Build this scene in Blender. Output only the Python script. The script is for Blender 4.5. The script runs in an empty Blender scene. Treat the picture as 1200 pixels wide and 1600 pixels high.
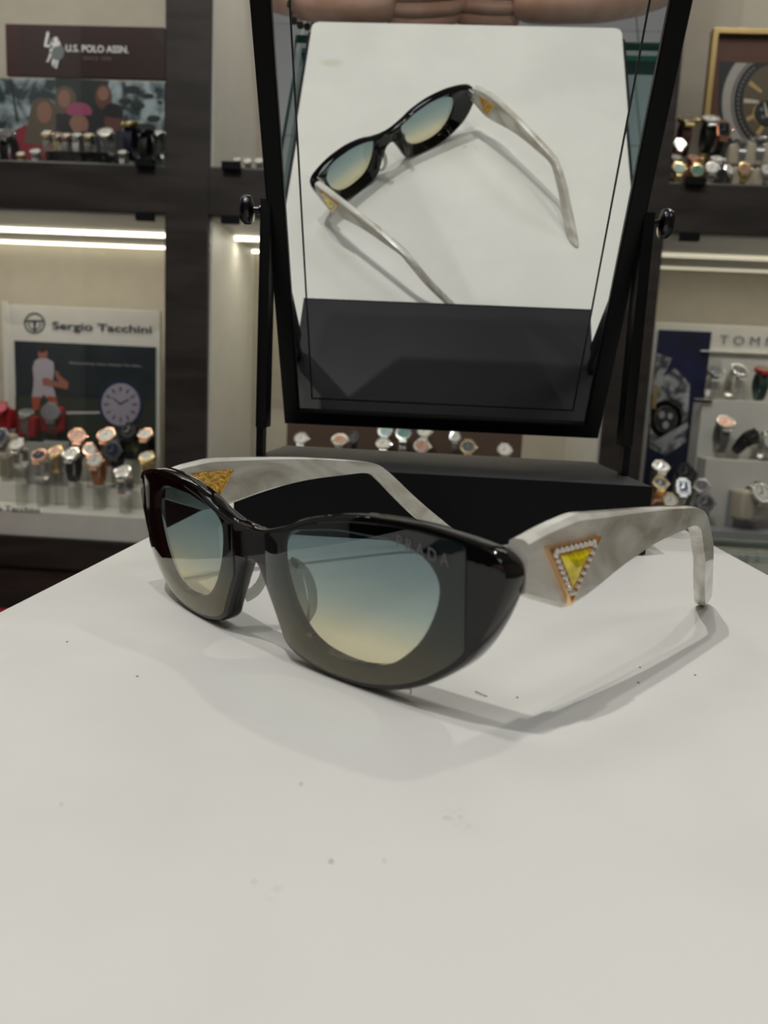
import bpy, bmesh, math, random
from mathutils import Vector, Matrix
random.seed(7)
C = bpy.context.scene.collection
SC = bpy.context.scene
PI = math.pi
K = 0.001                                   # everything below is written in millimetres

# ------------------------------------------------------------------ camera
CP = Vector((-10.890, -326.175, 64.853)); CR = Vector((.99672, .06471, .04866))
CU = Vector((-.0582, .15486, .98622)); CF = Vector((-.05628, .98582, -.15811)); FPX = 1183.62
cd = bpy.data.cameras.new('camera'); cam = bpy.data.objects.new('camera', cd); C.objects.link(cam)
m = Matrix((CR, CU, -CF)).transposed().to_4x4(); m.translation = CP * K
cam.matrix_world = m
cd.sensor_fit = 'VERTICAL'; cd.sensor_height = 36; cd.sensor_width = 27; cd.lens = 36 * FPX / 1600
cd.clip_start = .01; cd.clip_end = 60
cd.dof.use_dof = True; cd.dof.focus_distance = .245; cd.dof.aperture_fstop = 19
SC.camera = cam

# ------------------------------------------------------------------ world, lights, exposure
w = bpy.data.worlds.new('world'); SC.world = w; w.use_nodes = True
w.node_tree.nodes['Background'].inputs[0].default_value = (.9, .93, 1, 1)
w.node_tree.nodes['Background'].inputs[1].default_value = .25
vs = SC.view_settings; vs.view_transform = 'Standard'; vs.look = 'None'; vs.gamma = 1; vs.use_curve_mapping = False
vs.exposure = 0.0

def area(name, loc, size, power, col=(1, 1, 1), tgt=None, sy=None, shape='DISK'):
    l = bpy.data.lights.new(name, 'AREA'); l.energy = power; l.color = col; l.size = size * K
    l.shape = shape
    if sy: l.shape = 'RECTANGLE'; l.size_y = sy * K
    o = bpy.data.objects.new(name, l); C.objects.link(o); o.location = Vector(loc) * K
    d = (Vector(tgt) - Vector(loc)) if tgt else Vector((0, 0, -1))
    o.rotation_euler = d.to_track_quat('-Z', 'Y').to_euler()
    return o
# the ceiling spot over the board, the spot beyond the mirror, and the soft shop light
area('ceiling_spot', (-490, -390, 1650), 34, 8.6, (1, .97, .9), (-50, -150, 0))
area('ceiling_spot', (-190, -190, 1650), 45, 4.0, (1, .98, .93), (-50, -150, 0))
area('ceiling_spot', (735, 690, 1650), 60, 3.6, (1, .95, .86), (-20, -120, 0))
area('ceiling_panel', (-300, -900, 1680), 600, 5.2, (.97, .98, 1), sy=600)
area('ceiling_panel', (1100, -700, 1680), 600, 3.8, (.97, .98, 1), sy=600)
area('ceiling_panel', (-700, 500, 1680), 500, 2.6, (1, .96, .9), sy=500)

# ------------------------------------------------------------------ helpers
def at(px, py, Y):
    d = CF + CR * ((px - 600) / FPX) - CU * ((py - 800) / FPX)
    return CP + d * ((Y - CP.y) / d.y)

MATS = {}
def mat(name, col, rough=.5, metal=0, var=0, vscale=30, bump=0, bscale=200, coat=0, spec=.5, emit=0, trans=0, ior=1.45, sss=0):
    if name in MATS: return MATS[name]
    M = bpy.data.materials.new(name); M.use_nodes = True; N = M.node_tree.nodes; L = M.node_tree.links
    b = N['Principled BSDF']
    b.inputs['Base Color'].default_value = (*col, 1); b.inputs['Roughness'].default_value = rough
    b.inputs['Metallic'].default_value = metal; b.inputs['Coat Weight'].default_value = coat
    b.inputs['Specular IOR Level'].default_value = spec; b.inputs['IOR'].default_value = ior
    b.inputs['Transmission Weight'].default_value = trans; b.inputs['Subsurface Weight'].default_value = sss
    b.inputs['Subsurface Radius'].default_value = (.004, .002, .001)
    if emit:
        b.inputs['Emission Color'].default_value = (*col, 1); b.inputs['Emission Strength'].default_value = emit
    tc = N.new('ShaderNodeTexCoord')
    nz = N.new('ShaderNodeTexNoise'); nz.inputs['Scale'].default_value = vscale; nz.inputs['Detail'].default_value = 5
    L.new(tc.outputs['Object'], nz.inputs['Vector'])
    mx = N.new('ShaderNodeMix'); mx.data_type = 'RGBA'; mx.blend_type = 'MULTIPLY'
    mx.inputs[0].default_value = 1
    rp = N.new('ShaderNodeMapRange'); rp.inputs[1].default_value = .3; rp.inputs[2].default_value = .7
    v = var if var else .03
    rp.inputs[3].default_value = 1 - v; rp.inputs[4].default_value = 1 + v
    L.new(nz.outputs['Fac'], rp.inputs[0])
    mx.inputs[6].default_value = (*col, 1); L.new(rp.outputs[0], mx.inputs[7]); L.new(mx.outputs[2], b.inputs['Base Color'])
    if bump:
        n2 = N.new('ShaderNodeTexNoise'); n2.inputs['Scale'].default_value = bscale; n2.inputs['Detail'].default_value = 4
        L.new(tc.outputs['Object'], n2.inputs['Vector'])
        bp = N.new('ShaderNodeBump'); bp.inputs['Strength'].default_value = bump; bp.inputs['Distance'].default_value = .001
        L.new(n2.outputs['Fac'], bp.inputs['Height']); L.new(bp.outputs[0], b.inputs['Normal'])
    MATS[name] = M
    return M

def two_tone(name, c1, c2, scale, lo=.4, hi=.6, rough=.5, stretch=(1, 1, 1), distort=0, coat=0, bump=0, sss=0):
    M = mat(name, c1, rough, coat=coat, sss=sss); N = M.node_tree.nodes; L = M.node_tree.links
    b = N['Principled BSDF']
    tc = N.new('ShaderNodeTexCoord'); mp = N.new('ShaderNodeMapping'); mp.inputs['Scale'].default_value = stretch
    nz = N.new('ShaderNodeTexNoise'); nz.inputs['Scale'].default_value = scale; nz.inputs['Detail'].default_value = 6
    nz.inputs['Distortion'].default_value = distort
    cr = N.new('ShaderNodeValToRGB'); cr.color_ramp.elements[0].position = lo; cr.color_ramp.elements[1].position = hi
    cr.color_ramp.elements[0].color = (*c1, 1); cr.color_ramp.elements[1].color = (*c2, 1)
    L.new(tc.outputs['Object'], mp.inputs[0]); L.new(mp.outputs[0], nz.inputs['Vector']); L.new(nz.outputs['Fac'], cr.inputs[0])
    L.new(cr.outputs[0], b.inputs['Base Color'])
    if bump:
        bp = N.new('ShaderNodeBump'); bp.inputs['Strength'].default_value = bump; bp.inputs['Distance'].default_value = .001
        L.new(nz.outputs['Fac'], bp.inputs['Height']); L.new(bp.outputs[0], b.inputs['Normal'])
    return M

def thin_glass(name, tint=(.97, .98, .97), ior=1.5, rough=0):
    M = bpy.data.materials.new(name); M.use_nodes = True; N = M.node_tree.nodes; L = M.node_tree.links
    N.remove(N['Principled BSDF'])
    t = N.new('ShaderNodeBsdfTransparent'); t.inputs[0].default_value = (*tint, 1)
    g = N.new('ShaderNodeBsdfGlossy'); g.inputs['Roughness'].default_value = rough
    f = N.new('ShaderNodeFresnel'); f.inputs[0].default_value = ior
    ge = N.new('ShaderNodeNewGeometry'); ma = N.new('ShaderNodeMath'); ma.operation = 'MULTIPLY_ADD'     # the same reflectance on entry and exit
    ma.inputs[1].default_value = 1 / ior - ior; ma.inputs[2].default_value = ior
    L.new(ge.outputs['Backfacing'], ma.inputs[0]); L.new(ma.outputs[0], f.inputs[0])
    x = N.new('ShaderNodeMixShader'); L.new(f.outputs[0], x.inputs[0]); L.new(t.outputs[0], x.inputs[1]); L.new(g.outputs[0], x.inputs[2])
    L.new(x.outputs[0], N['Material Output'].inputs[0])
    return M, t, f

def obj(name, me, mats=None, parent=None, loc=None, rot=None, smooth=None):
    if isinstance(me, bmesh.types.BMesh):
        bm = me; bmesh.ops.recalc_face_normals(bm, faces=bm.faces)
        me = bpy.data.meshes.new(name); bm.to_mesh(me); bm.free()
    if mats is not None:
        me.materials.clear()
        for q in (mats if isinstance(mats, (list, tuple)) else [mats]): me.materials.append(q)
    if smooth is not None:
        for pl in me.polygons: pl.use_smooth = True
        try: me.set_sharp_from_angle(angle=math.radians(smooth))
        except Exception: pass
    o = bpy.data.objects.new(name, me); C.objects.link(o)
    if parent: o.parent = parent
    if loc is not None: o.location = Vector(loc) * K
    if rot is not None: o.rotation_euler = rot
    return o
def tag(o, label=None, cat=None, group=None, kind=None):
    if label: o['label'] = label
    if cat: o['category'] = cat
    if group: o['group'] = group
    if kind: o['kind'] = kind
    return o
def thing(name, label=None, cat=None, loc=(0, 0, 0), rz=0, group=None, kind=None):
    o = bpy.data.objects.new(name, None); C.objects.link(o); o.location = Vector(loc) * K
    o.rotation_euler = (0, 0, rz); o.empty_display_size = .01
    return tag(o, label, cat, group, kind)

def bm_box(x0, x1, y0, y1, z0, z1, bev=0, bm=None, seg=2, mi=0):
    own = bm is None
    b = bmesh.new()
    vs_ = [b.verts.new((x * K, y * K, z * K)) for x in (x0, x1) for y in (y0, y1) for z in (z0, z1)]
    for f in ((0, 1, 3, 2), (4, 6, 7, 5), (0, 4, 5, 1), (2, 3, 7, 6), (0, 2, 6, 4), (1, 5, 7, 3)): b.faces.new([vs_[i] for i in f])
    bmesh.ops.recalc_face_normals(b, faces=b.faces)
    if bev: bmesh.ops.bevel(b, geom=list(b.edges), offset=bev * K, segments=seg, affect='EDGES', profile=.6)
    for f in b.faces: f.material_index = mi
    if own: return b
    return merge(bm, b)
def merge(bm, b, mat4=None):
    if mat4 is not None: bmesh.ops.transform(b, matrix=mat4, verts=b.verts)
    me = bpy.data.meshes.new('t'); b.to_mesh(me); b.free(); bm.from_mesh(me); bpy.data.meshes.remove(me)
    return bm
def box(name, x0, x1, y0, y1, z0, z1, m_, parent=None, bev=0):
    return obj(name, bm_box(x0, x1, y0, y1, z0, z1, bev), m_, parent)
def lathe(prof, n=24, axis='Z', bm=None, mi=0):
    b = bmesh.new(); rings = []
    for r, z in prof:
        rings.append([b.verts.new((r * K * math.cos(2 * PI * i / n), r * K * math.sin(2 * PI * i / n), z * K)) for i in range(n)] if r > 1e-6 else [b.verts.new((0, 0, z * K))])
    for a, c in zip(rings, rings[1:]):
        for i in range(n):
            j = (i + 1) % n
            q = [a[i % len(a)], a[j % len(a)], c[j % len(c)], c[i % len(c)]]
            q = [v for k, v in enumerate(q) if v not in q[:k]]
            if len(q) > 2: b.faces.new(q)
    for f in b.faces: f.material_index = mi
    R = {'Z': Matrix(), 'Y': Matrix.Rotation(PI / 2, 4, 'X'), 'X': Matrix.Rotation(PI / 2, 4, 'Y')}[axis]
    bmesh.ops.transform(b, matrix=R, verts=b.verts)
    return b if bm is None else merge(bm, b)
def sweep(pts, w_, h_, n=4, bm=None, closed=False, up=Vector((0, 0, 1))):
    """rounded-rectangle or round section along pts (mm)"""
    b = bmesh.new(); rings = []; P = [Vector(q) for q in pts]
    for i, q in enumerate(P):
        a = P[i - 1] if (i > 0 or closed) else q; c = P[(i + 1) % len(P)] if (i < len(P) - 1 or closed) else q
        t = (c - a).normalized(); s = t.cross(up)
        if s.length < 1e-4: s = t.cross(Vector((0, 1, 0)))
        s.normalize(); u_ = s.cross(t)
        ww = w_[i] if isinstance(w_, list) else w_; hh = h_[i] if isinstance(h_, list) else h_
        rings.append([b.verts.new((q + s * (ww / 2 * math.cos(2 * PI * (k + .5) / n) * (1.414 if n == 4 else 1)) + u_ * (hh / 2 * math.sin(2 * PI * (k + .5) / n) * (1.414 if n == 4 else 1))) * K) for k in range(n)])
    R = list(zip(rings, rings[1:])) + ([(rings[-1], rings[0])] if closed else [])
    for a, c in R:
        for k in range(n): b.faces.new((a[k], a[(k + 1) % n], c[(k + 1) % n], c[k]))
    if not closed: b.faces.new(rings[0][::-1]); b.faces.new(rings[-1])
    bmesh.ops.recalc_face_normals(b, faces=b.faces)
    return b if bm is None else merge(bm, b)
def spline(pts, n=8):
    P = [Vector(q) for q in pts]; out = []
    for i in range(len(P) - 1):
        p0 = P[max(i - 1, 0)]; p1 = P[i]; p2 = P[i + 1]; p3 = P[min(i + 2, len(P) - 1)]
        for k in range(n):
            t = k / n
            out.append(.5 * ((2 * p1) + (p2 - p0) * t + (2 * p0 - 5 * p1 + 4 * p2 - p3) * t * t + (3 * p1 - p0 - 3 * p2 + p3) * t ** 3))
    out.append(P[-1]); return out

class Flat:
    """flat print on a panel facing -y: polygons stacked .15 mm apart"""
    def __init__(s, Y): s.bm = bmesh.new(); s.m = []; s.Y = Y; s.k = 0
    def poly(s, pts, m_):
        if m_ not in s.m: s.m.append(m_)
        s.k += 1; y = s.Y - .12 * s.k
        f = s.bm.faces.new([s.bm.verts.new((x * K, y * K, z * K)) for x, z in pts]); f.material_index = s.m.index(m_)
        f.normal_update()
        if f.normal.y > 0: f.normal_flip()
    def pix(s, pts, m_):
        s.poly([(at(x, y, s.Y).x, at(x, y, s.Y).z) for x, y in pts], m_)
    def ell(s, cx, cy, rx, ry, m_, n=24, a0=0, a1=2 * PI):
        s.pix([(cx + rx * math.cos(a0 + (a1 - a0) * i / n), cy + ry * math.sin(a0 + (a1 - a0) * i / n)) for i in range(n if a1 - a0 > 6.2 else n + 1)], m_)
    def ring(s, cx, cy, r0, r1, m_, n=28, a0=0, a1=2 * PI, ry=1):
        for i in range(n):
            a = a0 + (a1 - a0) * i / n; c = a0 + (a1 - a0) * (i + 1) / n
            s.k -= 1
            s.pix([(cx + r0 * math.cos(a), cy + ry * r0 * math.sin(a)), (cx + r1 * math.cos(a), cy + ry * r1 * math.sin(a)), (cx + r1 * math.cos(c), cy + ry * r1 * math.sin(c)), (cx + r0 * math.cos(c), cy + ry * r0 * math.sin(c))], m_)
        s.k += 1
    def done(s, name, parent, label=None):
        me = bpy.data.meshes.new(name); s.bm.to_mesh(me); s.bm.free()
        for q in s.m: me.materials.append(q)
        o = bpy.data.objects.new(name, me); C.objects.link(o); o.parent = parent
        if parent: o.matrix_parent_inverse = parent.matrix_basis.inverted()
        if label: o['label'] = label
        return o
def text_mesh(body, width, height=None, depth=.3, spacing=1.0, bold=0, shear=0):
    cu = bpy.data.curves.new('txt', 'FONT'); cu.body = body; cu.size = 1; cu.extrude = .02; cu.space_character = spacing
    cu.offset = bold; cu.shear = shear; cu.resolution_u = 4
    t = bpy.data.objects.new('txt', cu); C.objects.link(t)
    dg = bpy.context.evaluated_depsgraph_get(); me = bpy.data.meshes.new_from_object(t.evaluated_get(dg))
    bpy.data.objects.remove(t)
    xs = [v.co.x for v in me.vertices]; ys = [v.co.y for v in me.vertices]
    x0, x1, y0, y1 = min(xs), max(xs), min(ys), max(ys)
    sx = width / (x1 - x0); sy = (height / (y1 - y0)) if height else sx
    for v in me.vertices:
        v.co = Vector(((v.co.x - x0) * sx * K, -(v.co.z / .04 * depth) * K, (v.co.y - y0) * sy * K))
    # text faces -y: x right, z up
    me.flip_normals() if False else None
    return me
def text(name, body, bl, br, Y, m_, parent, height=None, spacing=1.0, bold=0, shear=0, depth=.4):
    """bl, br: pixel of the baseline's left and right end on the plane y = Y"""
    a, b = at(*bl, Y), at(*br, Y)
    me = text_mesh(body, b.x - a.x, height, depth, spacing, bold, shear)
    o = obj(name, me, m_, None, loc=(a.x, Y - depth / 2 - .3, a.z)); o.parent = parent
    if parent: o.matrix_parent_inverse = parent.matrix_basis.inverted()
    return o

# ------------------------------------------------------------------ materials
white_lam = two_tone('white_laminate', (.70, .70, .67), (.75, .75, .72), 14, rough=.42)
black_fr = mat('matte_black_front', (.006, .006, .007), .6, spec=.15)
black_sat = mat('black_satin_lacquer', (.012, .012, .014), .38, bump=.03, bscale=900)
black_top = mat('charcoal_lacquer', (.030, .030, .034), .5, spec=.25, bump=.05, bscale=700)
black_pl = mat('black_plastic', (.004, .004, .005), .42, spec=.25)
black_ac = mat('black_acetate', (.003, .003, .0035), .04, spec=.55)
chrome = mat('chrome', (.75, .75, .76), .12, 1)
steel = mat('brushed_steel', (.62, .62, .6), .25, 1)
darkmetal = mat('dark_metal', (.05, .05, .055), .25, 1)
gold = mat('polished_gold', (.93, .60, .32), .22, 1, bump=.1, bscale=300)
goldp = mat('pale_gold', (.85, .66, .32), .22, 1)
rose = mat('rose_gold', (.8, .47, .33), .22, 1)
goldtex = mat('textured_gold', (.85, .50, .12), .28, 1, var=.5, vscale=700, bump=1, bscale=900)
darkwood = two_tone('dark_brown_wood', (.018, .0145, .0125), (.036, .029, .025), 6, rough=.5, stretch=(1, 1, 6), bump=.1)
cream = mat('cream_wall_paint', (.50, .46, .38), .6, var=.04)
whitep = mat('white_panel', (.66, .65, .60), .5)
whitecard = mat('white_card', (.70, .69, .64), .5)
greycard = mat('grey_card', (.35, .35, .33), .5)
ledm = mat('led_strip_glow', (1, .93, .74), .5, emit=3.5)
led2 = mat('dim_led_strip', (1, .93, .72), .5, emit=.45)
red = mat('red_fabric', (.28, .008, .012), .6, var=.15)
darkred = two_tone('dark_red_panel', (.045, .006, .006), (.075, .011, .010), 3, rough=.35, stretch=(1, 1, .4))
beige = mat('beige_cushion', (.50, .44, .35), .7)
brownb = mat('brown_board', (.12, .075, .055), .6)
pavem = mat('crystal', (.95, .9, .82), .12, .5)
clearp, _, _ = thin_glass('clear_plastic', (.9, .9, .88), 1.45)
doorg, _, _ = thin_glass('door_glass', (.985, .99, .985), 1.28)
counterg, _, _ = thin_glass('counter_glass', (.90, .955, .945), 1.5)
glassedge = mat('glass_edge_green', (.02, .09, .07), .1, coat=.5)

# ------------------------------------------------------------------ the room
def struct(name, *a, **k): o = box(name, *a, **k); o['kind'] = 'structure'; return o
floorm = mat('pale_floor_tile', (.50, .52, .56), .35, var=.05, vscale=3)
joint = mat('tile_joint', (.22, .22, .24), .8)
fl = struct('floor', -1300, 2300, -2600, 1400, -1010, -1000, joint)
ceilm = mat('ceiling_paint', (.75, .75, .73), .8)
struct('ceiling', -1300, 2300, -2600, 1400, 1700, 1710, ceilm)
struct('wall_back', -1300, 2300, 1390, 1400, -1000, 1700, cream)
struct('wall_left', -1310, -1300, -2600, 1400, -1000, 1700, mat('pale_grey_wall', (.6, .6, .59), .6))
tag(box('reflected_panel', -1299, -1275, -2500, -430, -995, 1500, darkwood), 'added dark brown panel on the left wall beside the viewer, darkens the frame reflection', 'panel')  # panel added to darken what the frame end reflects
tag(box('reflected_panel', -1299, -1270, 90, 990, -995, 900, darkred), 'dark red panel on the left wall, reflected in the left lens', 'panel')
struct('wall_right', 2300, 2310, -2600, 1400, -1000, 1700, cream)
struct('wall_front', -1300, 2300, -2610, -2600, -1000, 1700, cream)
tm = None
for i in range(6):
    for j in range(9):
        x0 = -1300 + i * 600; y0 = -2600 + j * 427
        if tm is None:
            tm = bm_box(2, 598, 2, 425, 0, 5, 1); o = obj('tile', tm, floorm, fl, loc=(x0, y0, -1000)); tm = o.data
        else: o = obj('tile', tm, None, fl, loc=(x0, y0, -1000))

# ------------------------------------------------------------------ display cabinet (built into the back wall)
cab = thing('display_cabinet', 'dark brown wood grid display cabinet with lit cream compartments behind the mirror', 'cabinet', (0, 1000, -1000))
def cpart(name, x0, x1, y0, y1, z0, z1, m_, bev=0):
    return obj(name, bm_box(x0, x1, y0 - 1000, y1 - 1000, z0 + 1000, z1 + 1000, bev), m_, cab)
UP = [(-1260, -1186), (-485, -410), (281, 351), (1030, 1104)]
for a, b in UP: cpart('upright', a, b, 1000, 1330, -1000, 1650, darkwood, 1)
for i in range(3):
    a, b = UP[i][1], UP[i + 1][0]
    cpart('crossbeam', a, b, 1001, 1330, 345, 420, darkwood, .8)
    cpart('crossbeam', a, b, 1001, 1330, 1120, 1195, darkwood, .8)
    cpart('base_panel', a, b, 1004, 1330, -1000, -236 if i != 2 else -262, darkwood, .8)
    cpart('bay_ceiling', a, b, 1012, 1330, 341, 345, whitep)
    cpart('back_panel', a, b, 1322, 1330, -236, 1120, cream)
    cpart('led_strip', a + 4, b - 4, 1158, 1172, 335, 341, ledm if i < 2 else led2)
    cpart('led_strip', a + 4, b - 4, 1300, 1306, 336, 341, ledm if i < 2 else led2)
    area('bay_light', ((a + b) / 2, 1030, 336), b - a - 40, (.30, .14, .24)[i], (1, .95, .85), tgt=((a + b) / 2, 1150, -100), sy=5)  # extra lamp added at the bay front to brighten cards and watches
    area('bay_light', ((a + b) / 2, 1030, 900), b - a - 60, .5, (1, .95, .88), tgt=((a + b) / 2, 1120, 430), sy=8)  # extra lamp added inside the upper bay to brighten its watches
    cpart('glass_door', a + 3, b - 3, 1003, 1006, 424, 1118, doorg)
    cpart('glass_door', a + 3, b - 3, 1003, 1006, -232 if i != 2 else -258, 343, doorg)
    for x in (a + 24, b - 48):
        for z in (416, 330): cpart('door_clip', x, x + 31, 990, 1001, z, z + 13, black_fr, 1)
    cpart('door_clip', b - 30 if i == 0 else a + 24, b if i == 0 else a + 54, 990, 1001, -238, -228, black_pl, 1)
    L_ = area('bay_light', ((a + b) / 2, 1168, 330), b - a - 30, (.56, .44, .40)[i], (1, .92, .76), sy=14)
    area('bay_light', ((a + b) / 2, 1120, 1112), b - a - 60, .8, (1, .93, .82), sy=30)
    cpart('shelf_edge', a + 2, b - 2, 1008, 1016, 420, 424, steel)
# white lining of the middle compartments
cpart('side_panel', -410, -406, 1012, 1322, -236, 341, whitep); cpart('side_panel', -410, -406, 1012, 1322, 424, 1112, whitep)
cpart('side_panel', 277, 281, 1012, 1322, -236, 341, whitep)
for px in (349, 384):
    q = at(px, 372, 1290)
    l = bpy.data.lights.new('bay_spot', 'SPOT'); l.energy = .5; l.color = (1, .93, .78); l.spot_size = .5; l.spot_blend = .35; l.shadow_soft_size = .004
    o = bpy.data.objects.new('bay_spot', l); C.objects.link(o); o.location = Vector((q.x, 1300, 325)) * K; o.rotation_euler = (.06, 0, 0)
cpart('drawer_gap', -1186, -485, 1002, 1005, -296, -290, black_pl)
cpart('drawer_gap', -1186, -485, 1002, 1005, -470, -464, black_pl)
# dark stool with red seat in front of the left base
st = thing('stool', 'red upholstered stool half hidden behind the left edge of the white board', 'stool', (-760, 870, -1000))
obj('seat', bm_box(-190, 130, -90, 90, 600, 645, 14), red, st)
for sx in (-175, 115):
    for sy in (-75, 75): obj('leg', bm_box(sx - 12, sx + 12, sy - 12, sy + 12, 5, 600, 2), black_pl, st)
obj('rail', bm_box(-170, 110, -80, 80, 560, 600, 3), darkwood, st)

# ------------------------------------------------------------------ glass counter and the white display board
ct = thing('glass_counter', 'glass topped shop counter under the white board', 'counter', (0, 0, -1000))
T = 20
TOPZ = 1000 - T
obj('counter_top', bm_box(-143, 640, -315, 176, TOPZ - 8, TOPZ, .6), [counterg], ct)
for q in ((-143.6, -143.1, -315, 176), (640, 640.5, -315, 176), (-143, 640, -315.6, -315.1), (-143, 640, 176.1, 176.6)):
    obj('glass_edge', bm_box(*q, TOPZ - 7.6, TOPZ - .4), glassedge, ct)
obj('front_glass', bm_box(-139, 636, -311, -305, 420, TOPZ - 8.5, .4), counterg, ct)
obj('front_glass_edge', bm_box(-139, 636, -311, -305, TOPZ - 22, TOPZ - 9), glassedge, ct)
obj('side_glass', bm_box(-139, -133, -303, 170, 420, TOPZ - 8.5, .4), counterg, ct)
obj('cabinet_body', bm_box(-143, 640, -315, 176, 5, 420, 2), mat('counter_white', (.55, .58, .6), .4), ct)
obj('rear_panel', bm_box(-133, 636, 168, 174, 420, TOPZ - 9, .4), mat('counter_rear', (.32, .33, .30), .4), ct)
obj('inner_shelf', bm_box(125, 636, -300, 166, 760, 766, .4), mat('ceiling_reflection_blue', (.52, .62, .68), .4), ct)  # pale blue puts the ceiling's reflection in the counter glass into this shelf
obj('inner_block', bm_box(-133, 120, -300, 166, 425, 955, .4), mat('dark_interior_green', (.01, .045, .035), .3), ct)  # solid dark green block added for the dark interior seen through the glass

bd = thing('display_board', 'large white rectangular display board on the counter under the sunglasses', 'board', (0, 0, -T))
def rr(x0, x1, y0, y1, r, n=6):
    out = []
    for cx, cy, a in ((x1 - r, y1 - r, 0), (x0 + r, y1 - r, 90), (x0 + r, y0 + r, 180), (x1 - r, y0 + r, 270)):
        out += [(cx + r * math.cos(math.radians(a + 90 * i / n)), cy + r * math.sin(math.radians(a + 90 * i / n))) for i in range(n + 1)]
    return out
def prism(pts, z0, z1, bev=0):
    b = bmesh.new(); lo = [b.verts.new((x * K, y * K, z0 * K)) for x, y in pts]; hi = [b.verts.new((x * K, y * K, z1 * K)) for x, y in pts]
    b.faces.new(lo[::-1]); tf = b.faces.new(hi)
    for i in range(len(pts)): j = (i + 1) % len(pts); b.faces.new((lo[i], lo[j], hi[j], hi[i]))
    if bev: bmesh.ops.bevel(b, geom=list(tf.edges), offset=bev * K, segments=2, affect='EDGES')
    return b
obj('top_panel', prism(rr(-125.4, 125.4, -302.7, 170, 5), T - 4, T, .4), white_lam, bd, smooth=40)
obj('base', prism(rr(-129, 129, -297, 168, 4), 0, T - 4), black_sat, bd, smooth=40)
sb = bmesh.new()
for x, y, r in ((-21.3, -230.5, .28), (-97.3, -152.3, .3), (-72.4, -170.6, .3), (-30.8, -236.2, .16), (-14, -229.3, .16), (44.2, -142.3, .3), (41, -153, .35), (56.7, -145.1, .3), (11.2, -167.2, .3), (-29, -210.5, .22), (-64, -222, .16)):
    merge(sb, lathe([(0, 0), (r, 0), (r * .7, r * .5), (0, r * .6)], 6), Matrix.Translation((x * K, y * K, T * K)))
obj('dust_specks', sb, mat('dust', (.08, .075, .07), .9), bd)['kind'] = 'stuff'
fib = sweep([(2.1, -165.5, T + .15), (2.4, -166.6, T + .4), (3.6, -167.6, T + .3), (4.6, -168, T + .15)], .14, .14, 4)
merge(fib, sweep([(-12.4, -166.5, T + .12), (-12, -168, T + .15), (-12.2, -169.6, T + .12)], .14, .14, 4))
obj('lint', fib, mat('lint', (.12, .11, .1), .9), bd)
# faint stains in the laminate's colour (they belong to the board)
def add_stains(M, stains):
    N = M.node_tree.nodes; L = M.node_tree.links; b = N['Principled BSDF']; prev = b.inputs['Base Color'].links[0].from_socket
    tc = N.new('ShaderNodeTexCoord'); nz = N.new('ShaderNodeTexNoise'); nz.inputs['Scale'].default_value = 900; nz.inputs['Detail'].default_value = 4
    L.new(tc.outputs['Object'], nz.inputs['Vector'])
    for (x, y, rx, ry, col, amt, grain) in stains:
        mp = N.new('ShaderNodeMapping'); mp.inputs['Location'].default_value = (-x / rx, -y / ry, 0)
        mp.inputs['Scale'].default_value = (1 / (rx * K), 1 / (ry * K), 0)
        L.new(tc.outputs['Object'], mp.inputs[0])
        ln = N.new('ShaderNodeVectorMath'); ln.operation = 'LENGTH'; L.new(mp.outputs[0], ln.inputs[0])
        r = N.new('ShaderNodeMapRange'); r.inputs[1].default_value = 1; r.inputs[2].default_value = .4; r.inputs[3].default_value = 0; r.inputs[4].default_value = amt
        L.new(ln.outputs['Value'], r.inputs[0])
        g = N.new('ShaderNodeMapRange'); g.inputs[1].default_value = grain; g.inputs[2].default_value = grain + .12; L.new(nz.outputs['Fac'], g.inputs[0])
        mu = N.new('ShaderNodeMath'); mu.operation = 'MULTIPLY'; L.new(r.outputs[0], mu.inputs[0]); L.new(g.outputs[0], mu.inputs[1])
        mx = N.new('ShaderNodeMix'); mx.data_type = 'RGBA'; L.new(mu.outputs[0], mx.inputs[0]); L.new(prev, mx.inputs[6]); mx.inputs[7].default_value = (*col, 1)
        prev = mx.outputs[2]
    L.new(prev, b.inputs['Base Color'])
add_stains(white_lam, [(-105, -254.5, 12, 6, (.55, .53, .38), .55, .3), (-4.3, -216.5, 3.2, 3, (.35, .33, .3), .5, .53),
                       (-1.5, -219, 2.5, 1.6, (.3, .28, .26), .4, .53), (-28, -238, 2, 2, (.4, .38, .34), .4, .53)])

# ------------------------------------------------------------------ vanity mirror with its black base
SX, SW, SD, SH = -6.1, 90.1, 117, 30.2
vm = thing('vanity_mirror', 'tilted rectangular tabletop mirror in a black frame on a low black base', 'mirror', (SX, 58, 0))
def vloc(b): bmesh.ops.translate(b, verts=b.verts, vec=(-SX * K, -58 * K, 0)); return b
obj('base', vloc(bm_box(SX - SW, SX + SW, 1, SD, .3, SH, .5)), black_top, vm, smooth=40)
obj('drawer_front', vloc(bm_box(SX - SW, SX + SW, 0, 1, .5, SH - .2, .2)), black_fr, vm)
for s in (-1, 1):
    x = SX + s * 90.5 - s * 3
    obj('post', vloc(merge(bm_box(x - 2.6, x + 2.6, 38, 50, SH + 14, 150, .8), bm_box(x - 1.6 + s * .8, x + 1.6 + s * .8, 40, 48, SH - .2, SH + 15))), black_pl, vm, smooth=40)
MP_ = Vector((-6.66, 42.02, 145.63)); mr = Vector((1, .002, .0034)).normalized(); mn = Vector((.00343, -.87392, -.48606)).normalized(); mu_ = Vector((-.00195, -.48607, .87392))
mr = (mr - mn * mr.dot(mn)).normalized(); mu_ = mr.cross(-mn).normalized() if mr.cross(-mn).z > 0 else mn.cross(mr).normalized()
MM = Matrix((mr, -mn, mu_)).transposed().to_4x4()      # local x right, y away from the viewer, z up in the mirror plane
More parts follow.
